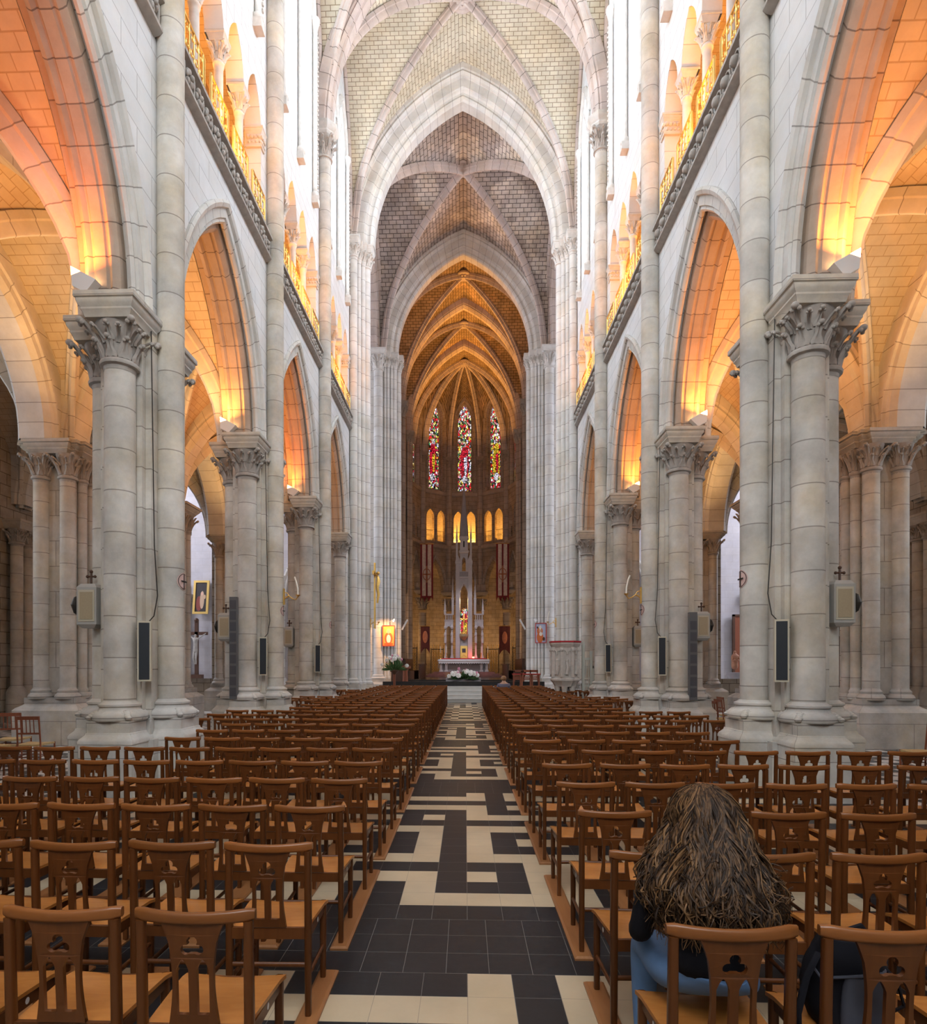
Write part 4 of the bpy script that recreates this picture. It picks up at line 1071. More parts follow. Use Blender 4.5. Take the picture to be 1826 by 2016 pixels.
# ------------------------------------------------------------------ the nave chairs
def grid_surface(mb, f, nx, ny, mi=0, flip=False):
    b = len(mb.v)
    for j in range(ny+1):
        for i in range(nx+1): mb.v.append(f(i/nx, j/ny))
    for j in range(ny):
        for i in range(nx):
            a = b+j*(nx+1)+i; q = (a, a+1, a+nx+2, a+nx+1)
            mb.face(q[::-1] if flip else q, None, mi)
def slab(mb, f, nx, ny, th):
    top = lambda u, v: f(u, v); bot = lambda u, v: tuple(Vector(f(u, v))-Vector(th))
    grid_surface(mb, top, nx, ny); grid_surface(mb, bot, nx, ny, flip=True)
    for e in range(4):
        pts = [(i/12, 0) if e == 0 else (1, i/12) if e == 1 else (1-i/12, 1) if e == 2 else (0, 1-i/12) for i in range(13)]
        mb.loft([[top(*p) for p in pts], [bot(*p) for p in pts]], closed=False)
def seat_mb():
    m = MB()
    def f(u, v):
        w_ = .185+.028*v; x = (2*u-1)*w_
        dip = -.014*(1-(2*u-1)**2)*(1-.3*v)
        return (x, -.005+.40*v, .452+dip-.012*max(0, v-.85)/.15)
    slab(m, f, 12, 8, (0, 0, .016)); return m
def splat_mesh():
    cu = bpy.data.curves.new('splat', 'CURVE'); cu.dimensions = '2D'; cu.fill_mode = 'BOTH'; cu.extrude = .0085
    def loop(pts):
        sp = cu.splines.new('POLY'); sp.points.add(len(pts)-1)
        for p, q in zip(sp.points, pts): p.co = (q[0], q[1], 0, 1)
        sp.use_cyclic_u = True
    ed = []
    for i in range(15):
        t = i/14; z = .46+.385*t
        hw = .090-.016*sin(pi*min(1, t/.85))+.028*max(0, (t-.78)/.22)**1.5
        ed.append((hw, z))
    loop(ed+[(-x, z) for x, z in ed[::-1]])
    # two lancet slots
    for s in (-1, 1):
        c = s*.037
        pts = [(c-.022, .50), (c+.022, .50), (c+.022, .665)]
        pts += [(c+.022*cos(a*pi/12)*(1 if a < 6 else 1), .665+.038*(1-abs(cos(a*pi/12))**1.6)) for a in range(1, 12)]
        pts += [(c-.022, .665)]
        loop(pts)
    # trefoil hole
    pts = []
    for cx, cz, a0 in ((.020, .742, -pi*.62), (0, .772, -.25*pi+.25), (-.020, .742, pi*.5)):
        pass
    def lobe(cx, cz, r, a0, a1, n=8): return [(cx+r*cos(a0+(a1-a0)*i/n), cz+r*sin(a0+(a1-a0)*i/n)) for i in range(n+1)]
    pts = lobe(.023, .738, .0185, radians(-130), radians(75))+lobe(0, .768, .0195, radians(-35), radians(215))+lobe(-.023, .738, .0185, radians(105), radians(310))
    loop(pts)
    o = bpy.data.objects.new('tmp', cu); C.objects.link(o)
    dg = bpy.context.evaluated_depsgraph_get(); me = bpy.data.meshes.new_from_object(o.evaluated_get(dg))
    bpy.data.objects.remove(o); bpy.data.curves.remove(cu)
    for v in me.vertices:
        x, z, y = v.co.x, v.co.y, v.co.z
        t = (z-.46)/.38
        v.co = (x, y-.006-.026*t*(1-(x/.2)**2)*.9-.004, z)
    me.name = 'splat'; me.materials.clear(); me.materials.append(M['wood']); me.uv_layers.new(name='UVMap')
    return me
def rail_mb():
    m = MB(); rings = []
    n = 16
    for i in range(n+1):
        u = -1+2*i/n; x = .218*u
        y = -.032*(1-u*u)-.004; z = .850+.007*u*u
        e = 1.0 if abs(u) < .97 else .72
        hh = (.021+.004*u*u)*e; hd = (.013+.003*u*u)*e
        ring = []
        for a in range(10):
            t = 2*pi*a/10+pi/10
            cx, cz = cos(t), sin(t)
            ring.append((x, y+hd*(abs(cx)**.6)*(1 if cx > 0 else -1), z+hh*(abs(cz)**.6)*(1 if cz > 0 else -1)))
        rings.append(ring)
    m.loft(rings, True, (True, True)); return m
def leg_mb(x, y, h, sx=.016, sy=.018, lean=0, mb=None, z0=.022):
    m = mb or MB(); rings = []
    for z, k in ((z0, .85), (z0+.2, .95), (.44, 1.0), (h, .92 if h > .5 else 1)):
        yy = y-lean*max(0, (z-.44)/.4)
        r = []
        for a in range(8):
            t = 2*pi*a/8+pi/8; cx, cz = cos(t), sin(t)
            r.append((x+sx*k*1.08*(abs(cx)**.55)*(1 if cx > 0 else -1), yy+sy*k*1.08*(abs(cz)**.55)*(1 if cz > 0 else -1), z))
        rings.append(r)
    m.loft(rings, True, (True, True)); return m
def frame_mb(mb=None):
    m = mb or MB()
    for s in (-1, 1):
        m.box(s*.180, s*.196, .0, .375, .385, .434)
    m.box(-.185, .185, -.012, .006, .40, .455); m.box(-.19, .19, .372, .388, .39, .434)
    return m
def stretch_mb(mb=None):
    m = mb or MB()
    for s in (-1, 1):
        m.tube([(s*.188, 0, .20), (s*.19, .375, .20)], .010, 8, flat=1.3)
    m.tube([(-.19, 0, .27), (.19, 0, .27)], .010, 8, flat=1.3)
    return m
def dot_mb(mb=None, mi=0):
    m = mb or MB()
    for s in (-1, 1):
        n_ = 10
        m.poly([(s*.1968, .205+.012*cos(2*pi*i/n_), .41+.014*sin(2*pi*i/n_)) for i in range(n_)], None, mi)
    return m
SEAT = seat_mb().mesh('seat', M['seat'], 50); RAIL = rail_mb().mesh('top_rail', M['rail'], 60)
SPL = splat_mesh()
LR = leg_mb(0, 0, .835, lean=.012).mesh('rear_leg', M['wood'], 60); LF = leg_mb(0, .378, .436).mesh('front_leg', M['wood'], 60)
FR = frame_mb().mesh('seat_frame', M['wood'], 30); STR = stretch_mb().mesh('stretcher', M['wood'], 50); DOT = dot_mb().mesh('number_disc', M['white'], 0)
def make_chair():
    t = empty('wooden_chair', (0, 0, 0))
    shared('seat', SEAT, t); shared('top_rail', RAIL, t); shared('backrest', SPL, t)
    for s in (-1, 1):
        shared('leg', LR, t).location = (s*.195, 0, 0); shared('leg', LF, t).location = (s*.188, 0, 0)
    f = shared('seat_frame', FR, t); shared('stretchers', STR, t)
    shared('number_disc', DOT, f)
    return t
# one joined mesh of the same chair for the rows whose parts cannot be made out
def join_meshes(name, lst):
    bm = bmesh.new(); mats = []
    for me, off in lst:
        b2 = bmesh.new(); b2.from_mesh(me)
        for f in b2.faces:
            mt = me.materials[f.material_index]
            if mt not in mats: mats.append(mt)
            f.material_index = mats.index(mt)
        bmesh.ops.translate(b2, vec=off, verts=b2.verts)
        tmp = bpy.data.meshes.new('t'); b2.to_mesh(tmp); bm.from_mesh(tmp); bpy.data.meshes.remove(tmp); b2.free()
    out = bpy.data.meshes.new(name); bm.to_mesh(out); bm.free()
    for mt in mats: out.materials.append(mt)
    return out
CH1 = join_meshes('wooden_chair', [(SEAT, (0, 0, 0)), (RAIL, (0, 0, 0)), (SPL, (0, 0, 0)), (LR, (.195, 0, 0)), (LR, (-.195, 0, 0)), (LF, (.188, 0, 0)), (LF, (-.188, 0, 0)), (FR, (0, 0, 0)), (STR, (0, 0, 0)), (DOT, (0, 0, 0))])

ROWY = [2.16, 2.98, 3.79, 4.69, 5.54]
while ROWY[-1]+.88 < 26.2: ROWY.append(ROWY[-1]+.88)
def row_count(s, y):
    lim = 5.15
    for p in BAYS[2:]:
        if abs(y-p+.25) < 1.35: lim = 3.68
        elif y > 8: lim = min(lim, 4.55)
    if s > 0:
        pass
    if y > 23: lim = 3.6
    pitch = .488 if s < 0 else .512
    return int((lim-(.64 if s < 0 else .80))/pitch)
first = make_chair(); used = False
count = 0; rest = []
rc = random.Random(3)
PERSONROW = 0
for k, y in enumerate(ROWY):
    for s in (-1, 1):
        n_ = row_count(s, y); pitch = .488 if s < 0 else .512
        edge = .645 if s < 0 else .79
        for j in range(n_):
            x = s*(edge+.215+pitch*j); yy = y+(.04 if s < 0 else -.04)+rc.uniform(-.012, .012)
            rz = rc.uniform(-.02, .02)
            if k == 0 and s > 0 and j == 0: rz = 0.0
            sd = 'left' if s < 0 else 'right'
            lab = 'brown wooden chair, %s from the centre aisle in the %s row of the %s block' % (ORDW[j], ORDW[k], sd)
            if k == 0 and s > 0 and j == 0: lab = 'brown wooden chair on which the long-haired woman sits, front right'
            if k == 0 and s > 0 and j == 1: lab = 'brown wooden chair holding the black backpack, beside the seated woman'
            grp = 'wooden chairs of the %s nave block' % sd
            if k < 9:
                if not used: c = first; used = True; c.location = (x, yy, 0); c.rotation_euler = (0, 0, rz)
                else: c = copy_tree(first, (x, yy, 0), rz)
            elif count < 298:
                c = bpy.data.objects.new('wooden_chair', CH1); C.objects.link(c); c.location = (x, yy, 0); c.rotation_euler = (0, 0, rz)
            else:
                rest.append((x, yy, rz)); continue
            tag(c, lab, 'chair', grp); count += 1
# the farthest rows as one object
cv = [v.co.copy() for v in CH1.vertices]; cf = [(tuple(p.vertices), p.material_index) for p in CH1.polygons]
vs = []; fs = []; mi = []
for (x, y, rz) in rest:
    b = len(vs); vs += [(v.x+x, v.y+y, v.z) for v in cv]; fs += [tuple(i+b for i in f) for f, _ in cf]; mi += [q for _, q in cf]
me = bpy.data.meshes.new('wooden_chair'); me.from_pydata(vs, [], fs)
for mt in CH1.materials: me.materials.append(mt)
me.polygons.foreach_set('material_index', mi)
o = bpy.data.objects.new('wooden_chair_rows', me); C.objects.link(o)
tag(o, 'farthest rows of brown wooden chairs before the sanctuary steps', 'chair', None, 'stuff')
# floor runners that tie two rows together
for k in range(0, 26, 2):
    if k+1 >= len(ROWY): break
    for s in (-1, 1):
        sd = 'left' if s < 0 else 'right'
        y0 = ROWY[k]-.075+(.04 if s < 0 else -.04); y1 = ROWY[k+1]+.47+(.04 if s < 0 else -.04)
        pitch = .488 if s < 0 else .512; edge = .645 if s < 0 else .79
        n_ = min(row_count(s, ROWY[k]), row_count(s, ROWY[k+1]))
        for j in range(n_+1 if k < 6 else 1):
            xc = edge+.015+pitch*j-.03*(j > 0); hw = .055 if j == 0 else .075
            if j == 0: xc = edge+.02
            m = MB()
            prof = [(hw, 0), (hw, .012), (hw-.014, .022)]
            m.loft([[(s*xc-a, y0+(.055-a if False else (hw-a)), z), (s*xc+a, y0+(hw-a), z), (s*xc+a, y1-(hw-a), z), (s*xc-a, y1-(hw-a), z)] for a, z in prof], True, (True, True))
            tag(m.build('floor_runner', M['plank'], None, 20),
                'wooden runner %s, %s row pair, %s block' % ('under the aisle-side chair legs' if j == 0 else 'past the %s chair' % ORDW[j-1], ORDW[k//2], sd), 'floor runner', 'wooden runners joining chair rows, %s block' % sd)
# old straw chairs in the aisles
def straw_chair():
    t = empty('straw_chair')
    m = MB()
    def f(u, v): return ((2*u-1)*(.18+.03*v), .38*v, .44-.01*(1-(2*u-1)**2))
    slab(m, f, 8, 6, (0, 0, .03)); m.build('seat', M['straw'], t)
    for x in (-.18, .18):
        m = MB(); m.tube([(x, 0, 0), (x, 0, .45), (x*.97, -.04, .90)], .014, 8); m.build('leg', M['redwood'], t)
        m = MB(); m.tube([(x*1.12, .37, 0), (x*1.12, .37, .44)], .014, 8); m.build('leg', M['redwood'], t)
    m = MB()
    for z in (.12, .22, .32):
        m.tube([(-.19, .37, z), (.19, .37, z)], .009, 6); m.tube([(-.18, 0, z), (.18, 0, z)], .009, 6)
        for x in (-1, 1): m.tube([(x*.18, 0, z+.02), (x*.2, .37, z+.02)], .009, 6)
    m.build('stretchers', M['redwood'], t)
    m = MB(); m.box(-.18, .18, -.045, -.03, .84, .90); m.box(-.18, .18, -.02, -.008, .60, .63)
    for x in (-.09, -.03, .03, .09): m.tube([(x, -.015, .62), (x, -.038, .86)], .008, 6)
    m.build('backrest', M['redwood'], t)
    return t
M['straw'] = plain('straw_seat', (.50, .36, .17), .8, var=.3, scale=30)
sc = straw_chair(); first_s = True
spots = [(-7.55, 9.6, -.2, 'straw-seated chair at the left edge in front of the aisle pier'), (-7.05, 9.9, .1, 'second straw-seated chair in the left aisle, right of the first'),
         (-7.9, 10.6, .3, 'straw-seated chair behind the two at the left edge'), (7.2, 9.6, 1.6, 'straw-seated chair at the far right edge in the right aisle'),
         (-5.3, 16.9, 1.4, 'straw chair between the first two left piers, nearest one'), (-5.6, 17.6, 1.5, 'straw chair between the first two left piers, second one'), (-5.9, 18.3, 1.5, 'straw chair between the first two left piers, third one'),
         (-6.3, 16.9, 1.6, 'straw chair in the left aisle, row end beside the stacked chairs'), (-6.6, 17.7, 1.6, 'straw chair in the left aisle behind the row end'),
         (5.9, 14.6, -1.5, 'slat-back chair between the first two right piers'), (6.3, 15.3, -1.45, 'slat-back chair behind the first between the right piers'), (6.8, 16.4, -1.5, 'slat-back chair deepest between the right piers')]
for (x, y, rz, lab) in spots:
    if first_s: c = sc; first_s = False; c.location = (x, y, 0); c.rotation_euler = (0, 0, rz)
    else: c = copy_tree(sc, (x, y, 0), rz)
    tag(c, lab, 'chair', 'old chairs standing in the aisles')

# ------------------------------------------------------------------ fittings on the piers
def flood(s, x, y, z, aim, lab):
    t = empty('floodlight', (x, y, z), 0, lab, 'floodlight', 'white floodlights on the capitals')
    m = MB(); m.loft([[(-.10, -.07, 0), (.10, -.07, 0), (.10, .05, 0), (-.10, .05, 0)], [(-.19, -.13, .20), (.19, -.13, .20), (.19, .10, .20), (-.19, .10, .20)]], True, (True, False)); m.build('housing', M['white'], t, 0)
    m = MB(); m.poly([(-.17, -.11, .19), (.17, -.11, .19), (.17, .08, .19), (-.17, .08, .19)]); m.build('lens', M['lens'], t, 0)
    m = MB(); m.box(-.02, .02, -.02, .02, -.05, .01); m.box(-.08, .08, -.03, .03, -.06, -.045); m.build('bracket', M['grey'], t)
    t.rotation_euler = (0, s*.5, 0)
    return t
M['lens'] = plain('lit_lens', (1, .62, .3), .5, emit=6)
for s in (-1, 1):
    sd = 'left' if s < 0 else 'right'
    for i, y in enumerate(BAYS[2:5]):
        flood(-s, s*4.98, y-.80, ZC+.07, None, 'white floodlight on the capital of the %s pier on the %s' % (ORDW[i], sd))
        t = empty('projector', (s*4.62, y+1.02, ZC+.12), 0, 'small square white projector behind the capital of the %s %s pier' % (ORDW[i], sd), 'projector', 'white projectors behind the capitals')
        m = MB(); m.box(-.10, .10, -.09, .09, 0, .24); m.build('housing', M['white'], t); m = MB(); m.box(-.085, .085, .091, .095, .015, .225); m.build('front_glass', M['grey'], t)
        m = MB(); m.box(-.02, .02, -.28, -.02, -.10, 0.0); m.build('bracket', M['grey'], t)
        t.rotation_euler = (.5, 0, -s*(-1)*.7)
        # black loudspeaker column with a cream frame
        t = empty('loudspeaker', (s*4.28, y-.50, 1.52), 0, 'tall black-fronted loudspeaker in a cream frame on the %s %s pier' % (ORDW[i], sd), 'loudspeaker', 'slim loudspeakers on the nave piers')
        m = MB(); m.box(-.085, .085, -.10, .02, 0, .82); m.build('frame', M['cream'], t)
        m = MB(); m.box(-.066, .066, -.106, -.098, .025, .795); m.build('grille', M['grille'], t)
        t.rotation_euler = (.05 if i else 0, 0, -s*.34)
        if i < 3:
            m = MB(); m.tube([(s*4.28, y-.44, 2.32), (s*4.2, y-.42, 2.42), (s*4.16, y-.40, 2.7), (s*4.22, y-.37, 3.4), (s*4.27, y-.36, 6.4)], .008, 5)
            tag(m.build('cable', M['iron']), 'thin dark cable running up the %s %s pier from its loudspeaker' % (ORDW[i], sd), 'cable')
        # panelled box with a little cross
        t = empty('station_box', (s*5.18, y-.27, 2.31), 0, 'grey panelled box with a small cross on top, on the %s %s pier' % (ORDW[i], sd), 'box', 'station of the cross boxes on the piers')
        m = MB()
        for z0, z1, w1, w2 in ((0, .52, .14, .14), (-.05, 0, .09, .14), (.52, .57, .14, .10)):
            m.loft([[(-w1, -w1*.8, z0), (w1, -w1*.8, z0), (w1, w1*.8, z0), (-w1, w1*.8, z0)], [(-w2, -w2*.8, z1), (w2, -w2*.8, z1), (w2, w2*.8, z1), (-w2, w2*.8, z1)]], True, (True, True))
        m.build('case', M['grey'], t)
        m = MB(); m.box(-.115, .115, -.120, -.112, .04, .48); m.build('panel', M['cream'], t)
        m = MB(); m.box(-.09, .09, -.126, -.118, .07, .45); m.build('inset', M['beige'], t)
        m = MB(); m.lathe(s*.18, 0, [(.001, .12), (.10, .16), (.16, .27), (.10, .38), (.001, .42)], 12, sx=.35); m.build('bowl', M['iron'], t)
        m = MB(); m.tube([(0, 0, .56), (0, 0, .74)], .016, 6); m.tube([(-.05, 0, .68), (.05, 0, .68)], .016, 6); m.ball((0, 0, .75), .026); m.ball((.055, 0, .68), .022); m.ball((-.055, 0, .68), .022); m.build('cross', M['oak'], t)
        # consecration medallion on the vault shaft
        m = MB(); a0 = pi if s > 0 else 0
        cz = 2.95
        rg = []
        for rr in (0, .05, .10, .125):
            rg.append([(s*4.17-s*sqrt(max(0, .197**2-(rr*cos(a))**2))*1.0, y+rr*cos(a), cz+rr*sin(a)) for a in [2*pi*q/20 for q in range(20)]])
        m.loft(rg, True)
        o = m.build('painted_medallion', M['medal'])
        tag(o, 'small round painted cross medallion on the shaft of the %s %s pier' % (ORDW[i], sd), 'medallion', 'consecration crosses on the piers')
        m = MB(); rg = [[(s*4.17-s*(sqrt(.197**2-(rr*cos(a))**2)+.002), y+rr*cos(a), cz+rr*sin(a)) for a in [2*pi*q/20 for q in range(20)]] for rr in (.105, .115)]
        m.loft(rg, True); m.box(s*3.968, s*3.974, y-.01, y+.01, cz-.1, cz+.1); m.box(s*3.968, s*3.974, y-.08, y+.08, cz-.01, cz+.01); m.build('ring', M['iron'], o)
    # tall grey panel heaters
    t = empty('panel_heater', (s*4.78, BAYS[3]-.86, 1.02), 0, 'tall narrow grey panel standing against the second %s pier' % sd, 'panel')
    m = MB(); m.box(-.08, .08, -.05, .05, 0, 2.15 if s < 0 else 1.8); m.build('case', M['hgrey'], t)
    m = MB()
    for q in range(9): m.box(-.065, .065, -.056, -.05, .06+q*.23, .24+q*.23) if .24+q*.23 < (2.12 if s < 0 else 1.78) else None
    m.build('grille', M['grille2'], t)
    # brass candle bracket
    for i in (1, 2):
        y = BAYS[2+i]+(0 if i == 1 else 4.92)
        x0 = 3.98 if i == 1 else 3.62
        if i == 2: y = YC0+.5
        t = empty('candle_bracket', (s*x0, y, 3.25 if i == 1 else 3.35), 0, 'gilt scroll bracket with a bent white candle on the %s %s pier' % (('second', 'crossing')[i-1], sd), 'candle bracket')
        m = MB(); m.box(-s*0, -s*.03, -.03, .03, -.16, .20); m.build('back_plate', M['brass'], t)
        m = MB(); m.tube([(-s*.02, 0, -.04), (-s*.12, 0, .04), (-s*.2, 0, -.02), (-s*.28, 0, -.05), (-s*.33, 0, .02)], .013, 6)
        m.tube([(-s*.02, 0, .12), (-s*.09, 0, .10), (-s*.13, 0, .04), (-s*.10, 0, .0), (-s*.06, 0, .03)], .010, 6)
        m.lathe(-s*.33, 0, [(.02, .02), (.05, .05), (.055, .06)], 10, (True, True)); m.build('arm', M['brass'], t)
        if not (s < 0 and i == 2):
            m = MB(); m.tube([(-s*.33, 0, .05), (-s*.325, 0, .2), (-s*.29, 0, .36), (-s*.25, 0, .46)], .018, 8); m.build('candle', M['wax'], t)

# ------------------------------------------------------------------ skinned figures
def skin(name, joints, edges, mat, parent=None, sub=2, root=0):
    me = bpy.data.meshes.new(name); me.from_pydata([j[:3] for j in joints], edges, []); me.update()
    o = bpy.data.objects.new(name, me); C.objects.link(o)
    if parent is not None: o.parent = parent
    mo = o.modifiers.new('skin', 'SKIN'); mo.use_smooth_shade = True
    if not me.skin_vertices: 
        bpy.context.view_layer.objects.active = o
    lay = me.skin_vertices[0] if me.skin_vertices else None
    if lay is None:
        bm = bmesh.new(); bm.from_mesh(me); bm.verts.layers.skin.verify(); bm.to_mesh(me); bm.free(); lay = me.skin_vertices[0]
    for i, j in enumerate(joints):
        lay.data[i].radius = (j[3], j[4] if len(j) > 4 else j[3]); lay.data[i].use_root = (i == root)
    s = o.modifiers.new('sub', 'SUBSURF'); s.levels = sub; s.render_levels = sub
    me.materials.append(mat)
    return o
def hand(pts_base, direction, up, side, k, J, E, root):
    """palm from wrist 'root', five fingers, as joints appended to J/E"""
    b = Vector(pts_base); d = Vector(direction).normalized(); s = Vector(side).normalized(); u = Vector(up).normalized()
    pi_ = len(J); p = b+d*.045; J.append((*p, .022, .034)); E.append((root, pi_))
    kn = len(J); p2 = b+d*.08; J.append((*p2, .016, .036)); E.append((pi_, kn))
    for i, (off, ln) in enumerate(((-.030, .060), (-.010, .072), (.010, .068), (.028, .054))):
        q0 = p2+s*off+d*.014; a = len(J); J.append((*q0, .0090)); E.append((kn, a))
        q1 = q0+d*ln*.5-u*.008; J.append((*q1, .0082)); E.append((a, a+1))
        q2 = q1+d*ln*.35-u*ln*.35; J.append((*q2, .0072)); E.append((a+1, a+2))
    q0 = p-s*.032; a = len(J); J.append((*q0, .011)); E.append((pi_, a))
    q1 = q0-s*.018+d*.03-u*.01; J.append((*q1, .010)); E.append((a, a+1)); q2 = q1+d*.026-u*.01; J.append((*q2, .0085)); E.append((a+1, a+2))

M['skin'] = plain('skin', (.62, .38, .27), .55)
M['blackcloth'] = plain('black_jersey', (.008, .008, .012), .85, spec=.2)
M['navy'] = plain('navy_sleeve', (.012, .016, .035), .85, spec=.2)
def denim():
    return plain('blue_denim', (.13, .24, .45), .85, var=.25, scale=14)
M['denim'] = denim()
m_, n, l, b = nt('brown_hair')
tc = n.new('ShaderNodeTexCoord'); mp = n.new('ShaderNodeMapping'); mp.inputs['Scale'].default_value = (30, 30, 4); no = n.new('ShaderNodeTexNoise'); no.inputs['Scale'].default_value = 2; no.inputs['Detail'].default_value = 4
l.new(tc.outputs['Object'], mp.inputs[0]); l.new(mp.outputs[0], no.inputs['Vector'])
cr = n.new('ShaderNodeValToRGB'); e = cr.color_ramp.elements; e[0].position = .35; e[0].color = (.016, .0075, .0035, 1); e[1].position = .68; e[1].color = (.13, .066, .028, 1)
l.new(no.outputs['Fac'], cr.inputs[0]); l.new(cr.outputs[0], b.inputs['Base Color']); b.inputs['Roughness'].default_value = .5; b.inputs['Specular IOR Level'].default_value = .25
M['hair'] = m_
M['hair2'] = plain('dark_hair', (.018, .0085, .004), .55, spec=.2); M['hair3'] = plain('light_hair', (.19, .10, .042), .5, spec=.25)
WX, WY = 1.005, 2.13
wm = empty('person', (0, 0, 0), 0, 'woman with long wavy brown hair in a black top and blue jeans, seated leaning forward', 'person')
# body: pelvis -> spine -> neck -> head ; arms ; legs (one continuous skin)
hx, hy, hz = WX+.02, WY+.19, .575
J = [(hx, hy, hz, .165, .125),                       # 0 pelvis
     (hx, hy+.03, .70, .145, .11), (hx+.005, hy+.09, .84, .15, .11), (hx+.01, hy+.16, .955, .145, .10),   # 1 2 3
     (hx+.02, hy+.22, 1.02, .062, .062),              # 4 neck
     (hx+.025, hy+.285, 1.075, .078, .088), (hx+.03, hy+.32, 1.14, .082, .095), (hx+.03, hy+.32, 1.195, .055, .06)]  # 5 6 7 head
E = [(0, 1), (1, 2), (2, 3), (3, 4), (4, 5), (5, 6), (6, 7)]
o_body = skin('body', J[:5]+J[5:], E, M['skin'], wm)
# black top
T_ = [(hx-.01, hy-.01, .565, .165, .126), (hx-.01, hy+.025, .70, .140, .112), (hx, hy+.085, .84, .145, .112), (hx+.01, hy+.15, .935, .140, .10), (hx+.018, hy+.19, .995, .085, .075),
      (hx-.145, hy+.14, .935, .062), (hx-.205, hy+.12, .82, .055), (hx-.225, hy+.15, .69, .047), (hx-.19, hy+.32, .64, .038), (hx-.15, hy+.42, .645, .034),
      (hx+.15, hy+.14, .935, .062), (hx+.205, hy+.14, .82, .055), (hx+.215, hy+.18, .69, .047), (hx+.18, hy+.34, .64, .038), (hx+.14, hy+.43, .645, .034)]
E = [(0, 1), (1, 2), (2, 3), (3, 4), (3, 5), (5, 6), (6, 7), (7, 8), (8, 9), (3, 10), (10, 11), (11, 12), (12, 13), (13, 14)]
skin('black_top', T_, E, M['blackcloth'], wm)
for sgn, wr in ((-1, (hx-.15, hy+.43, .645)), (1, (hx+.13, hy+.44, .645))):
    J = [(wr[0]+sgn*.02, wr[1]-.05, wr[2], .028), (*wr, .024)]; E = [(0, 1)]
    hand(wr, (-sgn*.5, .8, -.1), (0, .1, 1), (.8, sgn*.5, 0), 0, J, E, 1)
    skin('hand', J, E, M['skin'], wm, 1)
# jeans
T_ = [(hx-.02, hy-.01, .545, .180, .125), (hx-.01, hy, .60, .155, .12), (hx-.10, hy+.10, .545, .105, .085), (hx-.13, hy+.38, .56, .075), (hx-.13, hy+.42, .50, .066), (hx-.14, hy+.40, .26, .050), (hx-.14, hy+.38, .09, .042),
      (hx+.10, hy+.10, .555, .105, .085), (hx+.13, hy+.38, .56, .075), (hx+.13, hy+.42, .50, .066), (hx+.14, hy+.40, .26, .050), (hx+.14, hy+.38, .09, .042)]
E = [(0, 1), (0, 2), (2, 3), (3, 4), (4, 5), (5, 6), (0, 7), (7, 8), (8, 9), (9, 10), (10, 11)]
skin('jeans', T_, E, M['denim'], wm)
for q in (-1, 1):
    m = MB(); m.lathe(hx+q*.14, hy+.43, [(.001, 0), (.048, 0), (.052, .03), (.04, .07), (.03, .09)], 12, sy=2.2); m.build('shoe', M['iron'], wm)
# face in front (hidden from the photo's side)
m = MB(); m.ball((hx+.03, hy+.43, 1.12), .018, 8, 6, (.7, 1, 1.3)); m.build('nose', M['skin'], wm)
# hair: skull cap plus many wavy locks
HS = [  # z, centre x, centre y, radius x, radius y of the hair mass
 (1.268, 1.068, 2.53, .004, .004), (1.262, 1.068, 2.53, .045, .05), (1.235, 1.068, 2.53, .082, .10), (1.19, 1.068, 2.52, .108, .125), (1.13, 1.064, 2.505, .120, .145),
 (1.06, 1.055, 2.48, .150, .175), (1.0, 1.048, 2.455, .185, .195), (.94, 1.042, 2.43, .220, .215), (.88, 1.045, 2.405, .232, .215), (.82, 1.055, 2.39, .228, .21), (.785, 1.06, 2.40, .20, .20)]
def hs(z):
    if z >= HS[0][0]: return HS[0][1:]
    for a, b in zip(HS, HS[1:]):
        if a[0] >= z >= b[0]:
            f = (a[0]-z)/(a[0]-b[0]); return tuple(p+(q-p)*f for p, q in zip(a[1:], b[1:]))
    return HS[-2][1:]
m = MB(); rings = []
for z, cx, cy, rx, ry in HS:
    rings.append([(cx+rx*.93*cos(a), cy+ry*.93*sin(a), z-.004+.02*sin(5*a+z*30)*(z < .9)) for a in [2*pi*q/32 for q in range(32)]])
m.loft(rings[::-1], True, (True, True)); hair = m.build('hair', M['hair2'], wm, 0)
for p in hair.data.polygons: p.use_smooth = True
rh = random.Random(11)
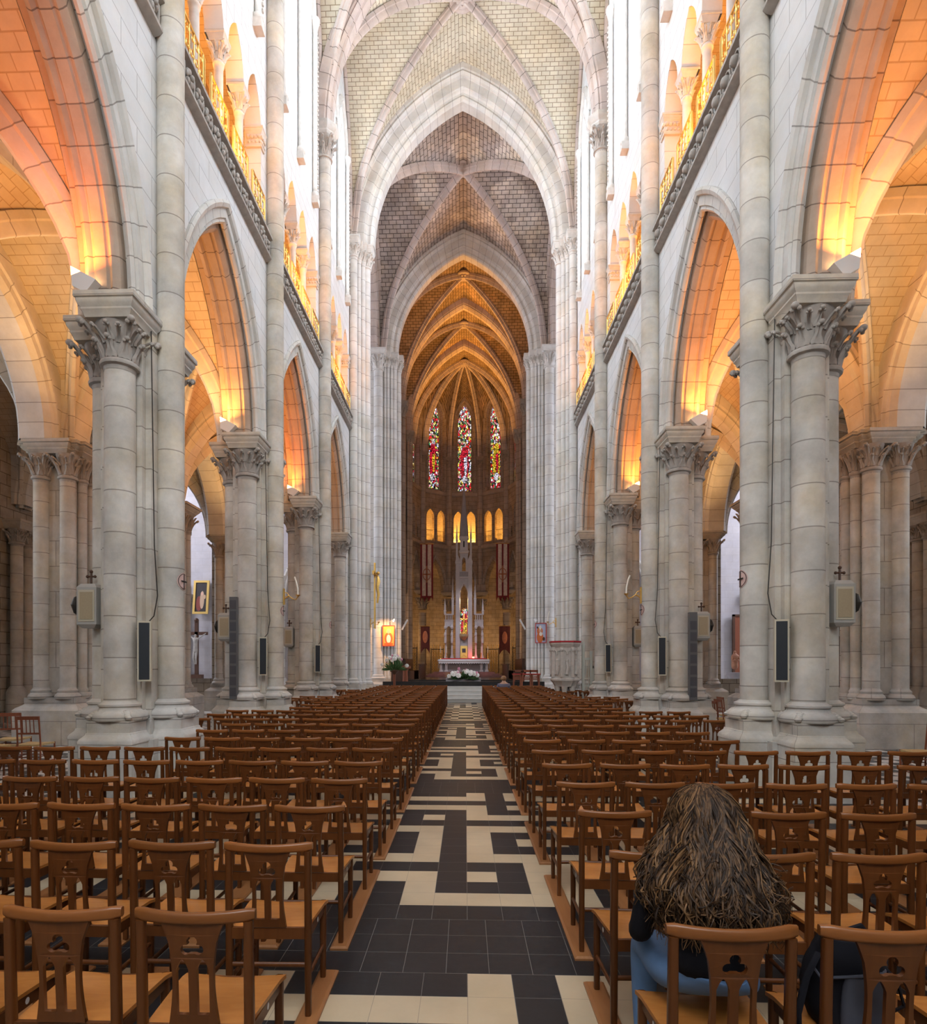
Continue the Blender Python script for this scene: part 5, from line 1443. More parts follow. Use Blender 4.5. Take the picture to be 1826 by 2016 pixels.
for mat, cnt, nm_ in (('hair', 900, 'hair_locks'), ('hair3', 230, 'light_hair_locks'), ('hair2', 380, 'dark_hair_locks')):
    m = MB()
    for q in range(cnt):
        a = rh.uniform(pi*.88, 2.12*pi) if rh.random() < .88 else rh.uniform(0, 2*pi)
        if mat == 'hair3' and rh.random() < .5: a = rh.uniform(pi*.9, 1.25*pi)
        deep = rh.random()
        zt = 1.268-.03*rh.random()**2 if rh.random() < .72 else rh.uniform(1.05, 1.24)
        zb = rh.uniform(.72, .88) if rh.random() < .8 else rh.uniform(.86, 1.0)
        ph = rh.uniform(0, 6.3); am = rh.uniform(.008, .026); wl = rh.uniform(.13, .22); off = rh.uniform(.93, 1.08)+(.10*rh.random()**3); tw = rh.uniform(-.30, .22)
        r0 = rh.uniform(.0018, .0055); nn = 26; grp = int(a*7); ph = grp*1.7+rh.uniform(-.6, .6); pts = []; rad = []
        curl = rh.random() < .35; cd = rh.choice((-1, 1))
        for i in range(nn+1):
            t = i/nn; z = zt+(zb-zt)*t
            cx, cy, rx, ry = hs(max(z, .80)); aa = a+tw*t
            g = min(1, (zt-z)*7+.15); w_ = am*g
            px = cx+rx*off*cos(aa)+w_*sin(ph+(zt-z)/wl*6.28); py = cy+ry*off*sin(aa)+w_*.6*cos(ph*1.7+(zt-z)/wl*6.28)
            if curl and t > .82:
                u = (t-.82)/.18*4.2; px += cd*.022*sin(u); z += .022*(1-cos(u))
            py = max(py, 2.135)
            pts.append((px, py, z)); rad.append(r0*(1-.7*t**4)*(.55+.45*min(1, t*4)))
        m.tube(pts, rad, 5, flat=.6)
    o = m.build(nm_, M[mat], hair, 60); o['kind'] = 'stuff'
# backpack
bp = empty('backpack', (1.50, WY+.20, .455), .2, 'black backpack lying on the chair right of the seated woman', 'backpack')
m = MB(); rings = []
for i in range(11):
    t = i/10; z = .31*t; w_ = .135*(1-.25*t**3)*(.9+.1*sin(t*pi)); d = .10*(1-.35*t**2)
    rings.append([(w_*(abs(cos(a))**.7)*(1 if cos(a) > 0 else -1)+.012*sin(3*a+t*7), -.02*t+d*(abs(sin(a))**.7)*(1 if sin(a) > 0 else -1)+.01*cos(4*a+t*5), z) for a in [2*pi*q/24 for q in range(24)]])
m.loft(rings, True, (True, True)); m.build('bag', M['blackcloth'], bp, 60)
m = MB(); rings = []
for i in range(7):
    t = i/6; z = .03+.17*t; w_ = .095*(1-.2*t**3); d = .035
    rings.append([(w_*cos(a)*1.0, -.10+d*sin(a)*(1.2-.3*t), z) for a in [2*pi*q/16 for q in range(16)]])
m.loft(rings, True, (True, True)); m.build('front_pocket', M['greycloth'], bp, 60)
m = MB(); m.tube([(-.06, -.05, .30), (-.05, -.06, .34), (.02, -.06, .355), (.07, -.05, .30)], .010, 6); m.build('top_handle', M['blackcloth'], bp)
m = MB(); m.tube([(-.12, -.02, .25), (-.20, -.06, .19), (-.25, -.08, .08), (-.24, -.07, .01), (-.18, -.08, .01), (-.11, -.05, .04)], .013, 6, flat=.5); m.build('shoulder_strap', M['blackcloth'], bp); m = MB(); m.tube([(.12, 0, .22), (.18, -.05, .14), (.20, -.06, .05), (.14, -.05, .02)], .013, 6, flat=.5); m.build('shoulder_strap', M['blackcloth'], bp)
m = MB(); m.tube([(-.13, .0, .20), (-.14, -.06, .18), (-.05, -.125, .21), (.05, -.125, .21), (.13, -.05, .18)], .006, 5); m.build('zip', M['greycloth'], bp)

# man seated at the far end
fm = empty('person', (0, 0, 0), 0, 'person with short light brown hair and grey-blue jacket seated near the sanctuary', 'person')
rk = 25
fy = ROWY[rk]+.16 if len(ROWY) > rk else 23.1; fx = 2.02
yrow = min(ROWY, key=lambda v: abs(v-24.0)); fy = yrow+.15
fx = 1.60
J = [(fx, fy, .60, .16, .12), (fx, fy-.01, .78, .16, .11), (fx, fy, .96, .17, .10), (fx, fy+.01, 1.06, .06), (fx, fy+.04, 1.14, .075, .085), (fx, fy+.05, 1.21, .072, .082),
     (fx-.19, fy, .95, .065), (fx-.25, fy+.02, .78, .05), (fx-.2, fy+.2, .66, .04), (fx-.12, fy+.3, .64, .035), (fx+.19, fy, .95, .065), (fx+.25, fy+.02, .78, .05), (fx+.2, fy+.2, .66, .04), (fx+.12, fy+.3, .64, .035),
     (fx-.1, fy+.15, .54, .085), (fx-.12, fy+.40, .53, .065), (fx-.12, fy+.41, .25, .05), (fx-.12, fy+.40, .07, .04), (fx+.1, fy+.15, .54, .085), (fx+.12, fy+.40, .53, .065), (fx+.12, fy+.41, .25, .05), (fx+.12, fy+.40, .07, .04)]
E = [(0, 1), (1, 2), (2, 3), (3, 4), (4, 5), (2, 6), (6, 7), (7, 8), (8, 9), (2, 10), (10, 11), (11, 12), (12, 13), (0, 14), (14, 15), (15, 16), (16, 17), (0, 18), (18, 19), (19, 20), (20, 21)]
skin('body', J, E, M['skin'], fm)
J2 = [(j[0], j[1], j[2], *[r+.014 for r in j[3:]]) for j in J]
skin('jacket', [J2[i] for i in (0, 1, 2, 6, 7, 8, 10, 11, 12)]+[(fx, fy, 1.03, .075)], [(0, 1), (1, 2), (2, 3), (3, 4), (4, 5), (2, 6), (6, 7), (7, 8), (2, 9)], M['jacket'], fm)
skin('trousers', [J2[i] for i in (0, 14, 15, 16, 17, 18, 19, 20, 21)], [(0, 1), (1, 2), (2, 3), (3, 4), (0, 5), (5, 6), (6, 7), (7, 8)], M['jacket'], fm)
m = MB(); m.ball((fx, fy+.02, 1.205), .112, 12, 9, (.95, 1.05, 1.0)); m.build('hair', M['fairhair'], fm, 60)
# ------------------------------------------------------------------ sanctuary
SY = 28.4; SZ = .70
m = MB(); hs = [0, .175, .35, .525, .70]
for k in range(4):
    m.box(-3.6+.0, 3.6, SY+.34*k, SY+.34*(k+1) if k < 3 else 46, 0, hs[k+1])
    m.box(-3.6, 3.6, SY+.34*k-.02, SY+.34*k+.10, hs[k+1]-.03, hs[k+1]+.002)
o = m.build('floor_sanctuary', M['step'], None, 20); o['kind'] = 'structure'
m = MB(); m.box(-3.9, 3.9, SY+1.4, SY+1.75, .70, .92); tag(m.build('marble_kerb', M['blackm']), 'black marble kerb across the top of the sanctuary steps', 'kerb')
m = MB(); m.box(-8.5, 8.5, 33.0, 54, .2, .93); m.build('floor_choir', M['blackm'])['kind'] = 'structure'
m = MB(); m.box(-.85, .85, 30.2, 30.9, .70, 1.08); tag(m.build('flower_step', M['alt']), 'white stone block under the altar flowers', 'step')
def bouquet(name, loc, rad, hgt, n, lab, seed, base=None):
    r = random.Random(seed); t = empty(name, loc, 0, lab, 'flowers')
    pos = []
    for i in range(n):
        a = r.uniform(0, 2*pi); q = sqrt(r.random()); pos.append((rad*q*cos(a), rad*.45*q*sin(a)-.05, hgt*(.30+.55*(1-q*q))*r.uniform(.85, 1.05)))
    g = MB()
    for i in range(n*5):
        a = r.uniform(0, 2*pi); q = sqrt(r.random())*1.12; tip = Vector((rad*q*cos(a), rad*.5*q*sin(a), hgt*(.2+.8*(1-q*q))*r.uniform(.5, 1.1)))
        b0 = Vector((tip.x*.25, tip.y*.25, .02)); tip.z *= .85; d = tip-b0; sd = d.cross(Vector((r.uniform(-1, 1), r.uniform(-1, 1), .3))); sd.normalize(); w_ = .02*rad/.5
        mid = b0+d*.6; g.poly([b0, mid-sd*w_*1.5, tip, mid+sd*w_*1.5+Vector((0, -.004, 0))])
    g.build('leaves', M['green'], t, 0)['kind'] = 'stuff'
    for i, p in enumerate(pos):
        f = MB(); s_ = rad*.125*r.uniform(.8, 1.25)
        pk = r.random() < .2
        if pk:
            for k in range(5): f.ball((p[0]+s_*.3*cos(k*1.26), p[1]+s_*.3*sin(k*1.26), p[2]+s_*.6), s_*.5, 6, 4, (.5, .5, 1.7))
        else:
            f.ball(p, s_*.7, 8, 6)
            for k in range(7): f.ball((p[0]+s_*.6*cos(k*.9), p[1]-s_*.3+s_*.2*sin(k*2), p[2]+s_*.6*sin(k*.9)), s_*.48, 6, 4, (1, .5, 1))
        f.build('flower', M['pink' if pk else 'petal'], t, 60)
    f = MB()
    for k in range(20):
        a = r.uniform(pi*.6, pi*1.1); L = rad*r.uniform(.8, 1.25); f.tube([(0, 0, .03), (L*.6*cos(a), -.05, hgt*.4), (L*cos(a), -.08, hgt*r.uniform(-.05, .7))], .004, 4)
    f.build('dry_sprays', M['dry'], t, 0)['kind'] = 'stuff'
    return t
bouquet('altar_flowers', (0.02, 30.15, 1.02), .80, .52, 26, 'wide arrangement of white and pink flowers before the altar steps', 4)
vx, vy = -3.02, 27.1
t = empty('flower_stand', (vx, vy, 0), 0, 'tall dark red wooden flower stand on the left before the crossing pier', 'stand')
m = MB(); m.box(-.05, .05, -.05, .05, .05, 1.35); m.build('stem', M['redwood'], t)
m = MB(); m.lathe(0, 0, [(.2, 0), (.2, .03), (.06, .08)], 12, (True, True)); m.build('foot', M['redwood'], t)
m = MB(); m.lathe(0, 0, [(.05, 1.30), (.10, 1.36), (.20, 1.46), (.20, 1.48)], 14, (True, True)); m.build('dish', M['oak'], t)
bouquet('tall_bouquet', (vx, vy, 1.48), .56, .80, 24, 'bouquet of white roses and pink lilies on the tall red stand', 9)
# high altar
AY = 41.0; AZ = .93
m = MB()
for k in range(3): m.box(-2.6+.3*k, 2.6-.3*k, AY-1.3+.3*k, AY+2.4, AZ+.11*k, AZ+.11*(k+1))
tag(m.build('altar_steps', M['marble']), 'mottled red marble steps below the high altar', 'steps')
t = empty('high_altar', (0, AY, AZ+.33), 0, 'pale stone high altar table carved with panels', 'altar')
m = MB(); m.box(-1.72, 1.72, -.45, .55, .70, .80); m.sq(0, .05, [(1.62, .64), (1.72, .70)], hy=-1.15); m.build('table_top', M['alt'], t, 20)
m = MB(); m.box(-1.5, 1.5, -.22, .5, .0, .66); m.build('block', M['altd'], t)
for x in (-1.5, -1.15, 1.15, 1.5):
    m = MB(); m.sq(x, -.33, [(.12, 0), (.12, .08), (.08, .12), (.08, .52), (.12, .6), (.12, .7)]); m.build('pillar', M['alt'], t)
m = MB()
for x in (-.75, 0, .75):
    arch_sweep(m, lambda a, z, b: (a, -.225+b, z), x, .40, .28, .16, [(.05, 0), (.04, -.03), (0, -.03), (0, 0)], 6)
m.build('front_panels', M['alt'], t)
m = MB()
cl = []
m.box(-1.66, 1.66, -.47, .3, .805, .83)
n_ = 22; xs = [-1.66+3.32*i/(n_*8) for i in range(n_*8+1)]
m.loft([[(x, -.475, .83) for x in xs], [(x, -.485, .60-.07*abs(sin(pi*i/8))) for i, x in enumerate(xs)]], closed=False)
for q in (-1, 1):
    m.box(q*1.66, q*1.67, -.47, .3, .20, .83)
o = m.build('altar_cloth', M['linen']); o.location = (0, AY, AZ+.33); tag(o, 'white altar cloth with a scalloped hem on the high altar', 'cloth')
m = MB(); m.box(-1.5, 1.5, -.2, .25, .832, .90); o = m.build('red_runner', M['red']); o.location = (0, AY, AZ+.33); tag(o, 'long red cloth along the back of the altar table', 'cloth')
# reredos
RZ = AZ+.33+.83; RY = AY+.62
t = empty('reredos', (0, RY, RZ), 0, 'tall grey stone altar tower with pinnacles and a slender spire', 'altarpiece')
def pinn(m, x, y, z0, z1, w0, tip):
    m.sq(x, y, [(w0, z0), (w0, z1), (w0*1.25, z1+.03), (w0*1.25, z1+.08), (w0*.95, z1+.1), (w0*.12, tip-.04), (w0*.01, tip)])
    k = int((tip-z1)/.16)
    for i in range(1, k):
        f = i/k; r = w0*(1-f)
        for a in range(4): m.ball((x+r*1.15*cos(a*pi/2+pi/4), y+r*1.15*sin(a*pi/2+pi/4), z1+.1+(tip-z1-.1)*f), .028*(1.2-f), 5, 3)
m = MB()
for x in (-.405, .405):
    m.box(x-.15, x+.15, -.18, .22, 0, 6.45); m.box(x-.10, x+.10, -.24, -.18, 0, 6.3)
    for dx in (-.12, .12): m.lathe(x+dx, -.215, [(.035, .1), (.03, 4.6)], 8)
    m.sq(x, -.02, [(.16, 6.4), (.18, 6.48), (.18, 6.55), (.02, 7.0)], hy=.05)
m.box(-.28, .28, -.08, .22, 0, 1.5)
m.build('side_pillars', M['alt'], t)
m = MB()
wallp(m, lambda x, z, b: (x, -.14+b, z), -.30, .30, 4.1, 5.45, [(0, .235, .62, 0, 4.1, 4.35)], thick=.28)
arch_sweep(m, lambda x, z, b: (x, -.14+b, z), 0, 4.35, .235, .62, [(.14, 0), (.13, -.07), (.06, -.07), (.03, -.02), (0, 0)], 8)
m.box(-.56, .56, -.22, .22, 5.42, 5.52); m.box(-.30, .30, -.2, .22, 5.52, 5.9)
m.build('niche_arch', M['alt'], t)
m = MB(); m.box(-.29, .29, -.215, -.2, 5.55, 5.86); m.build('gallery_block', M['altd'], t)
m = MB()
for x in (-.47, .47): pinn(m, x, -.1, 6.4, 7.9, .065, 9.2)
for x in (-.19, .19): m.box(x-.07, x+.07, -.18, .2, 5.9, 7.0)
wallp(m, lambda x, z, b: (x, -.12+b, z), -.26, .26, 6.6, 7.2, [(0, .12, .26, 0, 6.6, 6.6)], thick=.22)
m.box(-.28, .28, -.16, .2, 6.95, 7.15)
m.sq(0, 0, [(.28, 7.1), (.33, 7.15), (.33, 7.25), (.27, 7.3), (.25, 8.05), (.31, 8.1), (.31, 8.2), (.25, 8.25)])
m.box(-.05, .05, -.27, -.25, 7.45, 7.95)
m.build('lantern', M['alt'], t)
m = MB(); m.box(-.045, .045, -.276, -.25, 7.5, 7.9); m.build('lantern_opening_shade', M['dark'], t)  # solid dark slab, the shade of an opening put into its colour
m = MB(); m.lathe(0, 0, [(.30, 8.2), (.27, 8.9), (.19, 9.9), (.075, 11.3), (.06, 11.4), (.01, 11.75)], 8)
for i in range(15):
    f = i/15
    for a in range(4): m.ball((.22*(1-f)*.95*cos(a*pi/2+pi/4)+.01, .22*(1-f)*.95*sin(a*pi/2+pi/4), 8.9+2.3*f), .03, 5, 3)
for a in range(4): pinn(m, .27*cos(a*pi/2+pi/4), .27*sin(a*pi/2+pi/4), 8.1, 8.7, .04, 9.7)
m.build('spire', M['altd'], t, 30)
for s in (-1, 1):
    m = MB()
    for x in (.80, 1.22):
        m.box(s*(x-.055), s*(x+.055), -.10, .10, 0, 2.3); m.sq(s*x, 0, [(.11, 0), (.11, .12), (.07, .3)])
    wallp(m, lambda x, z, b: (s*x, -.09+b, z), .72, 1.30, 1.95, 2.6, [(1.01, .15, .24, 0, 1.95, 2.0)], thick=.18)
    m.box(s*.70, s*1.32, -.12, .12, 2.6, 2.66)
    for x in (.80, .93, 1.06, 1.22): m.box(s*(x-.028), s*(x+.028), -.09, .09, 2.66, 2.98)
    m.box(s*.70, s*1.32, -.11, .11, 2.98, 3.06)
    m.build('wing', M['alt'], t)
    m = MB(); pinn(m, s*.75, 0, 3.0, 4.0, .075, 5.6); pinn(m, s*1.27, 0, 3.0, 3.2, .07, 4.15)
    m.build('pinnacle', M['alt'], t, 30)
    for x in (.80, 1.24):
        m = MB(); pinn(m, s*x, -.17, 2.05, 2.1, .075, 2.5)
        m.lathe(s*x, -.19, [(.001, 1.05), (.08, 1.08), (.09, 1.15)], 10)
        m.lathe(s*x, -.19, [(.075, 1.15), (.085, 1.35), (.065, 1.6), (.085, 1.72), (.045, 1.82), (.03, 1.84)], 12, sx=1.1, sy=.8)
        m.ball((s*x, -.19, 1.89), .05, 8, 6, (.9, 1, 1.15))
        m.tube([(s*x-.07, -.2, 1.72), (s*x-.08, -.26, 1.57), (s*x, -.28, 1.6)], .02, 6)
        m.build('statue', M['alt'], t, 50)
m = MB(); m.lathe(0, -.22, [(.08, 1.28), (.16, 1.36), (.30, 1.52), (.32, 1.62), (.32, 1.68)], 8, (True, True), a0=pi/8, a1=2*pi+pi/8); m.build('bracket', M['alttan'], t, 20)
t2 = empty('altar_cross', (0, RY-.22, RZ+1.68), 0, 'glowing gilt crucifix standing in the lit niche above the altar', 'crucifix')
m = MB(); m.lathe(0, 0, [(.20, 0), (.20, .06), (.14, .12), (.07, .2), (.05, .27)], 8, (True, True)); m.ball((0, 0, .29), .07, 8, 6)
m.build('base', M['gold'], t2)
m = MB(); m.box(-.045, .045, -.03, .03, .25, 1.3); m.box(-.19, .19, -.03, .03, .95, 1.04)
for p in ((0, 0, 1.32), (-.20, 0, 1.0), (.20, 0, 1.0)): m.ball(p, .055, 7, 5, (1, .5, 1))
m.build('cross', M['gold'], t2)
m = MB(); m.tube([(0, -.05, .5), (.01, -.06, .7), (0, -.05, .9)], [.025, .04, .05], 8); m.ball((0, -.06, 1.0), .04, 8, 6); m.tube([(-.17, -.04, 1.0), (0, -.05, .9), (.17, -.04, 1.0)], .018, 6); m.build('figure', M['gold'], t2, 60)
t2 = empty('tabernacle', (0, RY-.30, RZ), 0, 'gilt tabernacle door in the centre of the altar', 'tabernacle')
m = MB(); m.box(-.24, .24, 0, .12, 0, .90); m.build('door', M['gold'], t2)
m = MB(); m.box(-.12, .12, -.02, 0, .45, .72); m.build('enamel_plate', M['slate'], t2)
m = MB()
for k in range(12):
    m.ball((-.215, -.005, .05+k*.075), .016, 5, 3); m.ball((.215, -.005, .05+k*.075), .016, 5, 3)
m.tube([(-.2, -.01, .1), (0, -.012, .3), (.2, -.01, .1)], .01, 4); m.build('gold_studs', M['brass'], t2)
t2 = empty('sanctuary_lamp', (.62, RY-.55, RZ), 0, 'small glowing red glass lamp on the right of the altar', 'lamp')
m = MB(); m.lathe(0, 0, [(.05, 0), (.07, .1), (.06, .17)], 10, (True, True)); m.build('glass', M['redglow'], t2); m = MB(); m.lathe(0, 0, [(.05, 0), (.05, .02)], 10, (True, True)); m.build('base', M['brass'], t2)
lp = bpy.data.lights.new('red_lamp_light', 'POINT'); lp.energy = 6; lp.color = (1, .12, .05); lp.shadow_soft_size = .08; lo = bpy.data.objects.new('red_lamp_light', lp); C.objects.link(lo); lo.location = (.62, RY-.62, RZ+.28)
for i, x in enumerate((-1.55, -1.15, 1.15, 1.6)):
    t2 = empty('altar_candlestick', (x, RY-.42, RZ), 0, 'gilt altar candlestick with a tall candle, %s of four on the high altar' % ('leftmost', 'second', 'third', 'rightmost')[i], 'candlestick', 'candlesticks on the high altar')
    m = MB(); m.lathe(0, 0, [(.07, 0), (.03, .06), (.02, .15), (.04, .2), (.018, .25), (.018, .38), (.05, .42)], 10, (True, True)); m.build('stick', M['brass'], t2); m = MB(); m.tube([(0, 0, .42), (0, 0, .85)], .018, 7); m.build('candle', M['wax'], t2)
# banners
def banner(x, y, z0, z1, w_, lab, mats, cross=True, tails=3):
    t = empty('banner', (x, y, 0), 0, lab, 'banner')
    m = MB(); n_ = 12
    def f(u, v): 
        zz = z1-(z1-z0)*v
        if v > .97: zz += .0
        return ((u-.5)*w_, .02*sin(u*14+v*3), zz)
    m2 = MB(); m2.tube([(-w_/2-.06, 0, z1+.02), (w_/2+.06, 0, z1+.02)], .022, 6); m2.build('pole', M['brass'], t)
    nx = 24
    g = MB(); 
    pts_t = [f(i/nx, 0) for i in range(nx+1)]; 
    pts_b = [((i/nx-.5)*w_, .02*sin(i/nx*14+3), z0+.35*abs(sin(pi*i/nx*tails/1.0))*(1 if tails else 0)) for i in range(nx+1)]
    g.loft([pts_t, [tuple(Vector(a)*.5+Vector(b_)*.5) for a, b_ in zip(pts_t, pts_b)], pts_b], closed=False)
    g.loft([[tuple(Vector(p)+Vector((0, .03, 0))) for p in pts_t], [tuple(Vector(p)+Vector((0, .03, 0))) for p in pts_b]], closed=False)
    o = g.build('cloth', M[mats[0]], t, 60)
    if cross:
        for q in (-1, 1):
            g = MB(); x0, x1 = sorted((q*.07*w_, q*.36*w_)); g.box(x0, x1, -.035, -.03, z0+.45, z1-.02); g.build('white_strip', M['ermine'], t)
        g = MB(); zc = (z0+z1)/2-.1
        g.tube([(.30*w_*cos(a*.35), -.05, zc+.30*w_*1.5*sin(a*.35)) for a in range(19)], .03, 5); g.box(-.33*w_, .33*w_, -.05, -.045, zc-.05, zc+.05); g.box(-.05, .05, -.05, -.045, zc-.62, zc+.62)
        g.build('cross_emblem', M['tanred'], t)
    else:
        g = MB(); zc = (z0+z1)/2
        g.ball((0, -.04, zc+.2), .3, 10, 8, (.6, .1, 1.4)); g.build('figure_emblem', M['tanred'], t, 60)
    return t
banner(-2.78, 46.0, 6.4, 10.7, .95, 'long red and white banner with a cross, hanging on the left of the apse', ('darkred',))
banner(2.86, 46.0, 6.4, 10.7, .95, 'long red and white banner with a cross, hanging on the right of the apse', ('darkred',))
banner(-2.65, 42.3, 2.5, 4.35, .62, 'small dark old banner on the left behind the altar', ('dimred',), False, 1)
banner(2.78, 42.3, 2.4, 4.35, .75, 'dark red procession banner on the right behind the altar', ('dimred',), False, 1)
for k, x in enumerate((-2.65, 2.78)):
    m = MB(); m.tube([(x, 42.4, AZ), (x, 42.4, 4.5)], .025, 6); tag(m.build('banner_pole', M['oak']), 'wooden pole carrying the dark banner on the %s' % ('left', 'right')[k], 'pole')
# gilt grilles between choir columns
for k, (x, y) in enumerate(((-3.85, 44.2), (3.95, 44.2), (-2.1, 48.2), (2.2, 48.2))):
    t = empty('iron_grille', (x, y, AZ), 0, 'gilt lattice grille %s' % ('at the left edge of the choir', 'at the right edge of the choir', 'left behind the altar', 'right behind the altar')[k], 'grille')
    t.rotation_euler = (0, 0, (radians(20) if x < 0 else radians(-20)))
    m = MB(); m.tube([(-.5, 0, 0), (-.5, 0, 2.1)], .03, 5); m.tube([(.5, 0, 0), (.5, 0, 2.1)], .03, 5); m.tube([(-.5, 0, 2.0), (.5, 0, 2.0)], .03, 5); m.tube([(-.5, 0, .1), (.5, 0, .1)], .03, 5); m.build('frame', M['iron'], t)
    m = MB()
    for i in range(5):
        for j in range(9):
            cx, cz = -.4+.2*i, .22+.2*j
            m.tube([(cx+.085*cos(a), 0, cz+.085*sin(a)) for a in [q*.9 for q in range(8)]], .012, 4)
    for i in range(6):
        m.tube([(-.5+.2*i, 0, .1), (-.5+.2*i, 0, 2.3)], .014, 4); m.ball((-.5+.2*i, 0, 2.33), .03, 5, 3)
    m.build('lattice', M['brass'], t)
# icons on the far crossing piers
def picture(name, loc, w_, h_, rz, lab, frame, ground, parts_, tilt=0, fw=.04):
    t = empty(name, loc, rz, lab, 'painting'); t.rotation_euler = (tilt, 0, rz)
    m = MB()
    for (x0, x1, z0, z1) in ((-w_/2-fw, -w_/2, -h_/2-fw, h_/2+fw), (w_/2, w_/2+fw, -h_/2-fw, h_/2+fw), (-w_/2, w_/2, h_/2, h_/2+fw), (-w_/2, w_/2, -h_/2-fw, -h_/2)): m.box(x0, x1, -.06, .02, z0, z1)
    m.build('frame', M[frame], t)
    m = MB(); m.box(-w_/2, w_/2, -.02, .01, -h_/2, h_/2); c = m.build('canvas', M[ground], t)
    for i, (x, z, rx, rz_, mt) in enumerate(parts_):
        m = MB(); m.poly([(x+rx*cos(a*pi/9), -.0215-.0012*i, z+rz_*sin(a*pi/9)) for a in range(18)]); m.build('painted_shape', M[mt], c, 0)
    return t
picture('icon', (-3.85, 31.72, 3.22), .56, 1.0, 0, 'orange icon of a praying haloed figure, lit by a lamp on the left far pier', 'redpaint', 'iconor', [(0, .22, .13, .16, 'iconyl'), (0, -.12, .21, .3, 'iconred'), (0, -.16, .11, .22, 'iconwh'), (0, .20, .075, .1, 'skin'), (0, -.42, .24, .07, 'iconred')])
picture('icon', (3.95, 31.72, 3.35), .50, .95, 0, 'blue icon of a mitred bishop in orange robes on the right far pier', 'redpaint', 'iconbl', [(-.04, -.22, .17, .28, 'iconor2'), (-.05, .10, .15, .2, 'iconor2'), (-.03, .12, .07, .1, 'skin'), (-.03, .28, .06, .11, 'iconwh'), (.0, -.05, .08, .1, 'iconwh'), (-.17, .28, .04, .06, 'oak'), (.15, -.3, .06, .1, 'oak')])
for k, (x, s) in enumerate(((-3.55, 1), (3.65, -1))):
    t = empty('picture_lamp', (x, 31.6, 3.95), 0, 'small white picture lamp on an arm above the %s icon' % ('left', 'right')[k], 'lamp')
    m = MB(); m.tube([(-s*.25, .1, 0), (0, -.5, .02), (s*.12, -.75, .03)], .012, 5); m.build('arm', M['white'], t); m = MB(); m.tube([(s*.12, -.75, .05), (s*.06, -.78, -.08)], .045, 8); m.build('shade', M['white'], t)
    t = empty('wall_speaker', (s*-3.15, 32.9, 3.9), 0, 'white tube speaker tilted on the %s choir pier' % ('left', 'right')[k], 'loudspeaker')
    m = MB(); m.tube([(-s*.12, -.1, -.30), (s*.18, -.2, .22)], .05, 8); m.build('tube', M['white'], t); m = MB(); m.box(-.03, .03, -.1, .1, -.05, .05); m.build('bracket', M['iron'], t)
# gilt crucifix on the left crossing pier, seen edge-on
t = empty('wall_crucifix', (-3.44, YC0+.5, 5.1), 0, 'tall gilt crucifix seen edge-on against the left crossing pier', 'crucifix')
m = MB(); m.box(-.03, .03, -.06, .06, -1.95, .62); m.box(-.03, .03, -.45, .45, .12, .26); m.build('cross', M['brass'], t)
m = MB(); m.tube([(.10, 0, -.95), (.14, .02, -.6), (.10, 0, -.35), (.14, 0, -.1), (.11, 0, .1)], [.035, .06, .06, .08, .05], 8); m.ball((.13, 0, .22), .07, 8, 6); m.tube([(.06, -.42, .2), (.11, 0, .08), (.06, .42, .2)], .03, 6); m.build('figure', M['gold'], t, 60)
# pulpit on the right
px_, py_ = 3.42, 20.7
t = empty('pulpit', (px_, py_, 0), 0, 'white carved stone pulpit with red top, on the right before the crossing', 'pulpit')
def octo(m, prof): m.lathe(0, 0, prof, 8, (True, True), a0=pi/8, a1=2*pi+pi/8)
m = MB(); octo(m, [(.36, 1.02), (.38, 1.08), (.46, 1.18), (.50, 1.22), (.50, 1.27), (.46, 1.32)]); m.build('corbel', M['pulp'], t, 20)
m = MB(); octo(m, [(.44, 1.30), (.44, 2.30), (.48, 2.34), (.52, 2.42), (.52, 2.47)]); m.build('body', M['pulp'], t, 20)
m = MB(); octo(m, [(.54, 2.47), (.54, 2.52)]); m.build('padded_top', M['red'], t, 20)
for k in range(8):
    a = k*pi/4; m = MB(); cx, cy = .42*cos(a), .42*sin(a); sx, sy = -sin(a), cos(a)
    for q in (-1, 1): m.tube([(cx*1.03+sx*q*.15, cy*1.03+sy*q*.15, 1.4), (cx*1.03+sx*q*.15, cy*1.03+sy*q*.15, 2.0)], .022, 6)
    for q in (-.08, .08):
        m.tube([(cx*1.05+sx*(q+.07*cos(b)), cy*1.05+sy*(q+.07*cos(b)), 2.08+.13*sin(b)) for b in [i*pi/8 for i in range(9)]], .016, 5)
    m.ball((cx*1.02, cy*1.02, 1.88), .055, 7, 5); m.tube([(cx*1.04, cy*1.04, 1.85), (cx*1.06+sx*.03, cy*1.06+sy*.03, 1.65), (cx*1.03-sx*.02, cy*1.03-sy*.02, 1.42)], [.05, .075, .06], 7)
    m.tube([(cx*1.06, cy*1.06, 1.78), (cx*1.1+sx*.09, cy*1.1+sy*.09, 1.70)], .022, 5)
    a2 = a+pi/8; m.box(.455*cos(a2)-.05, .455*cos(a2)+.05, .455*sin(a2)-.05, .455*sin(a2)+.05, 1.33, 2.32)
    m.ball((.47*cos(a2), .47*sin(a2), 2.22), .075, 7, 5)
    m.build('carved_panel', M['pulp'], t, 50)
for k in range(6):
    a = k*pi/3+.3; m = MB(); m.lathe(.27*cos(a), .27*sin(a), [(.10, 0), (.10, .12), (.065, .2), (.06, .8), (.10, .95), (.11, 1.03)], 10, (True, True)); m.build('column', M['pulp'], t)
m = MB(); m.lathe(0, 0, [(.16, 0), (.16, 1.05)], 12); m.build('central_column', M['altd'], t)
t = empty('pulpit_stair', (px_+.62, py_+.1, 0), 0, 'pale green wooden stair gate behind the pulpit', 'stair')
for x in (0, .26): m = MB(); m.box(x-.04, x+.04, -.05, .05, 0, 2.5 if x == 0 else 2.2); m.build('post', M['pgreen'], t)
m = MB()
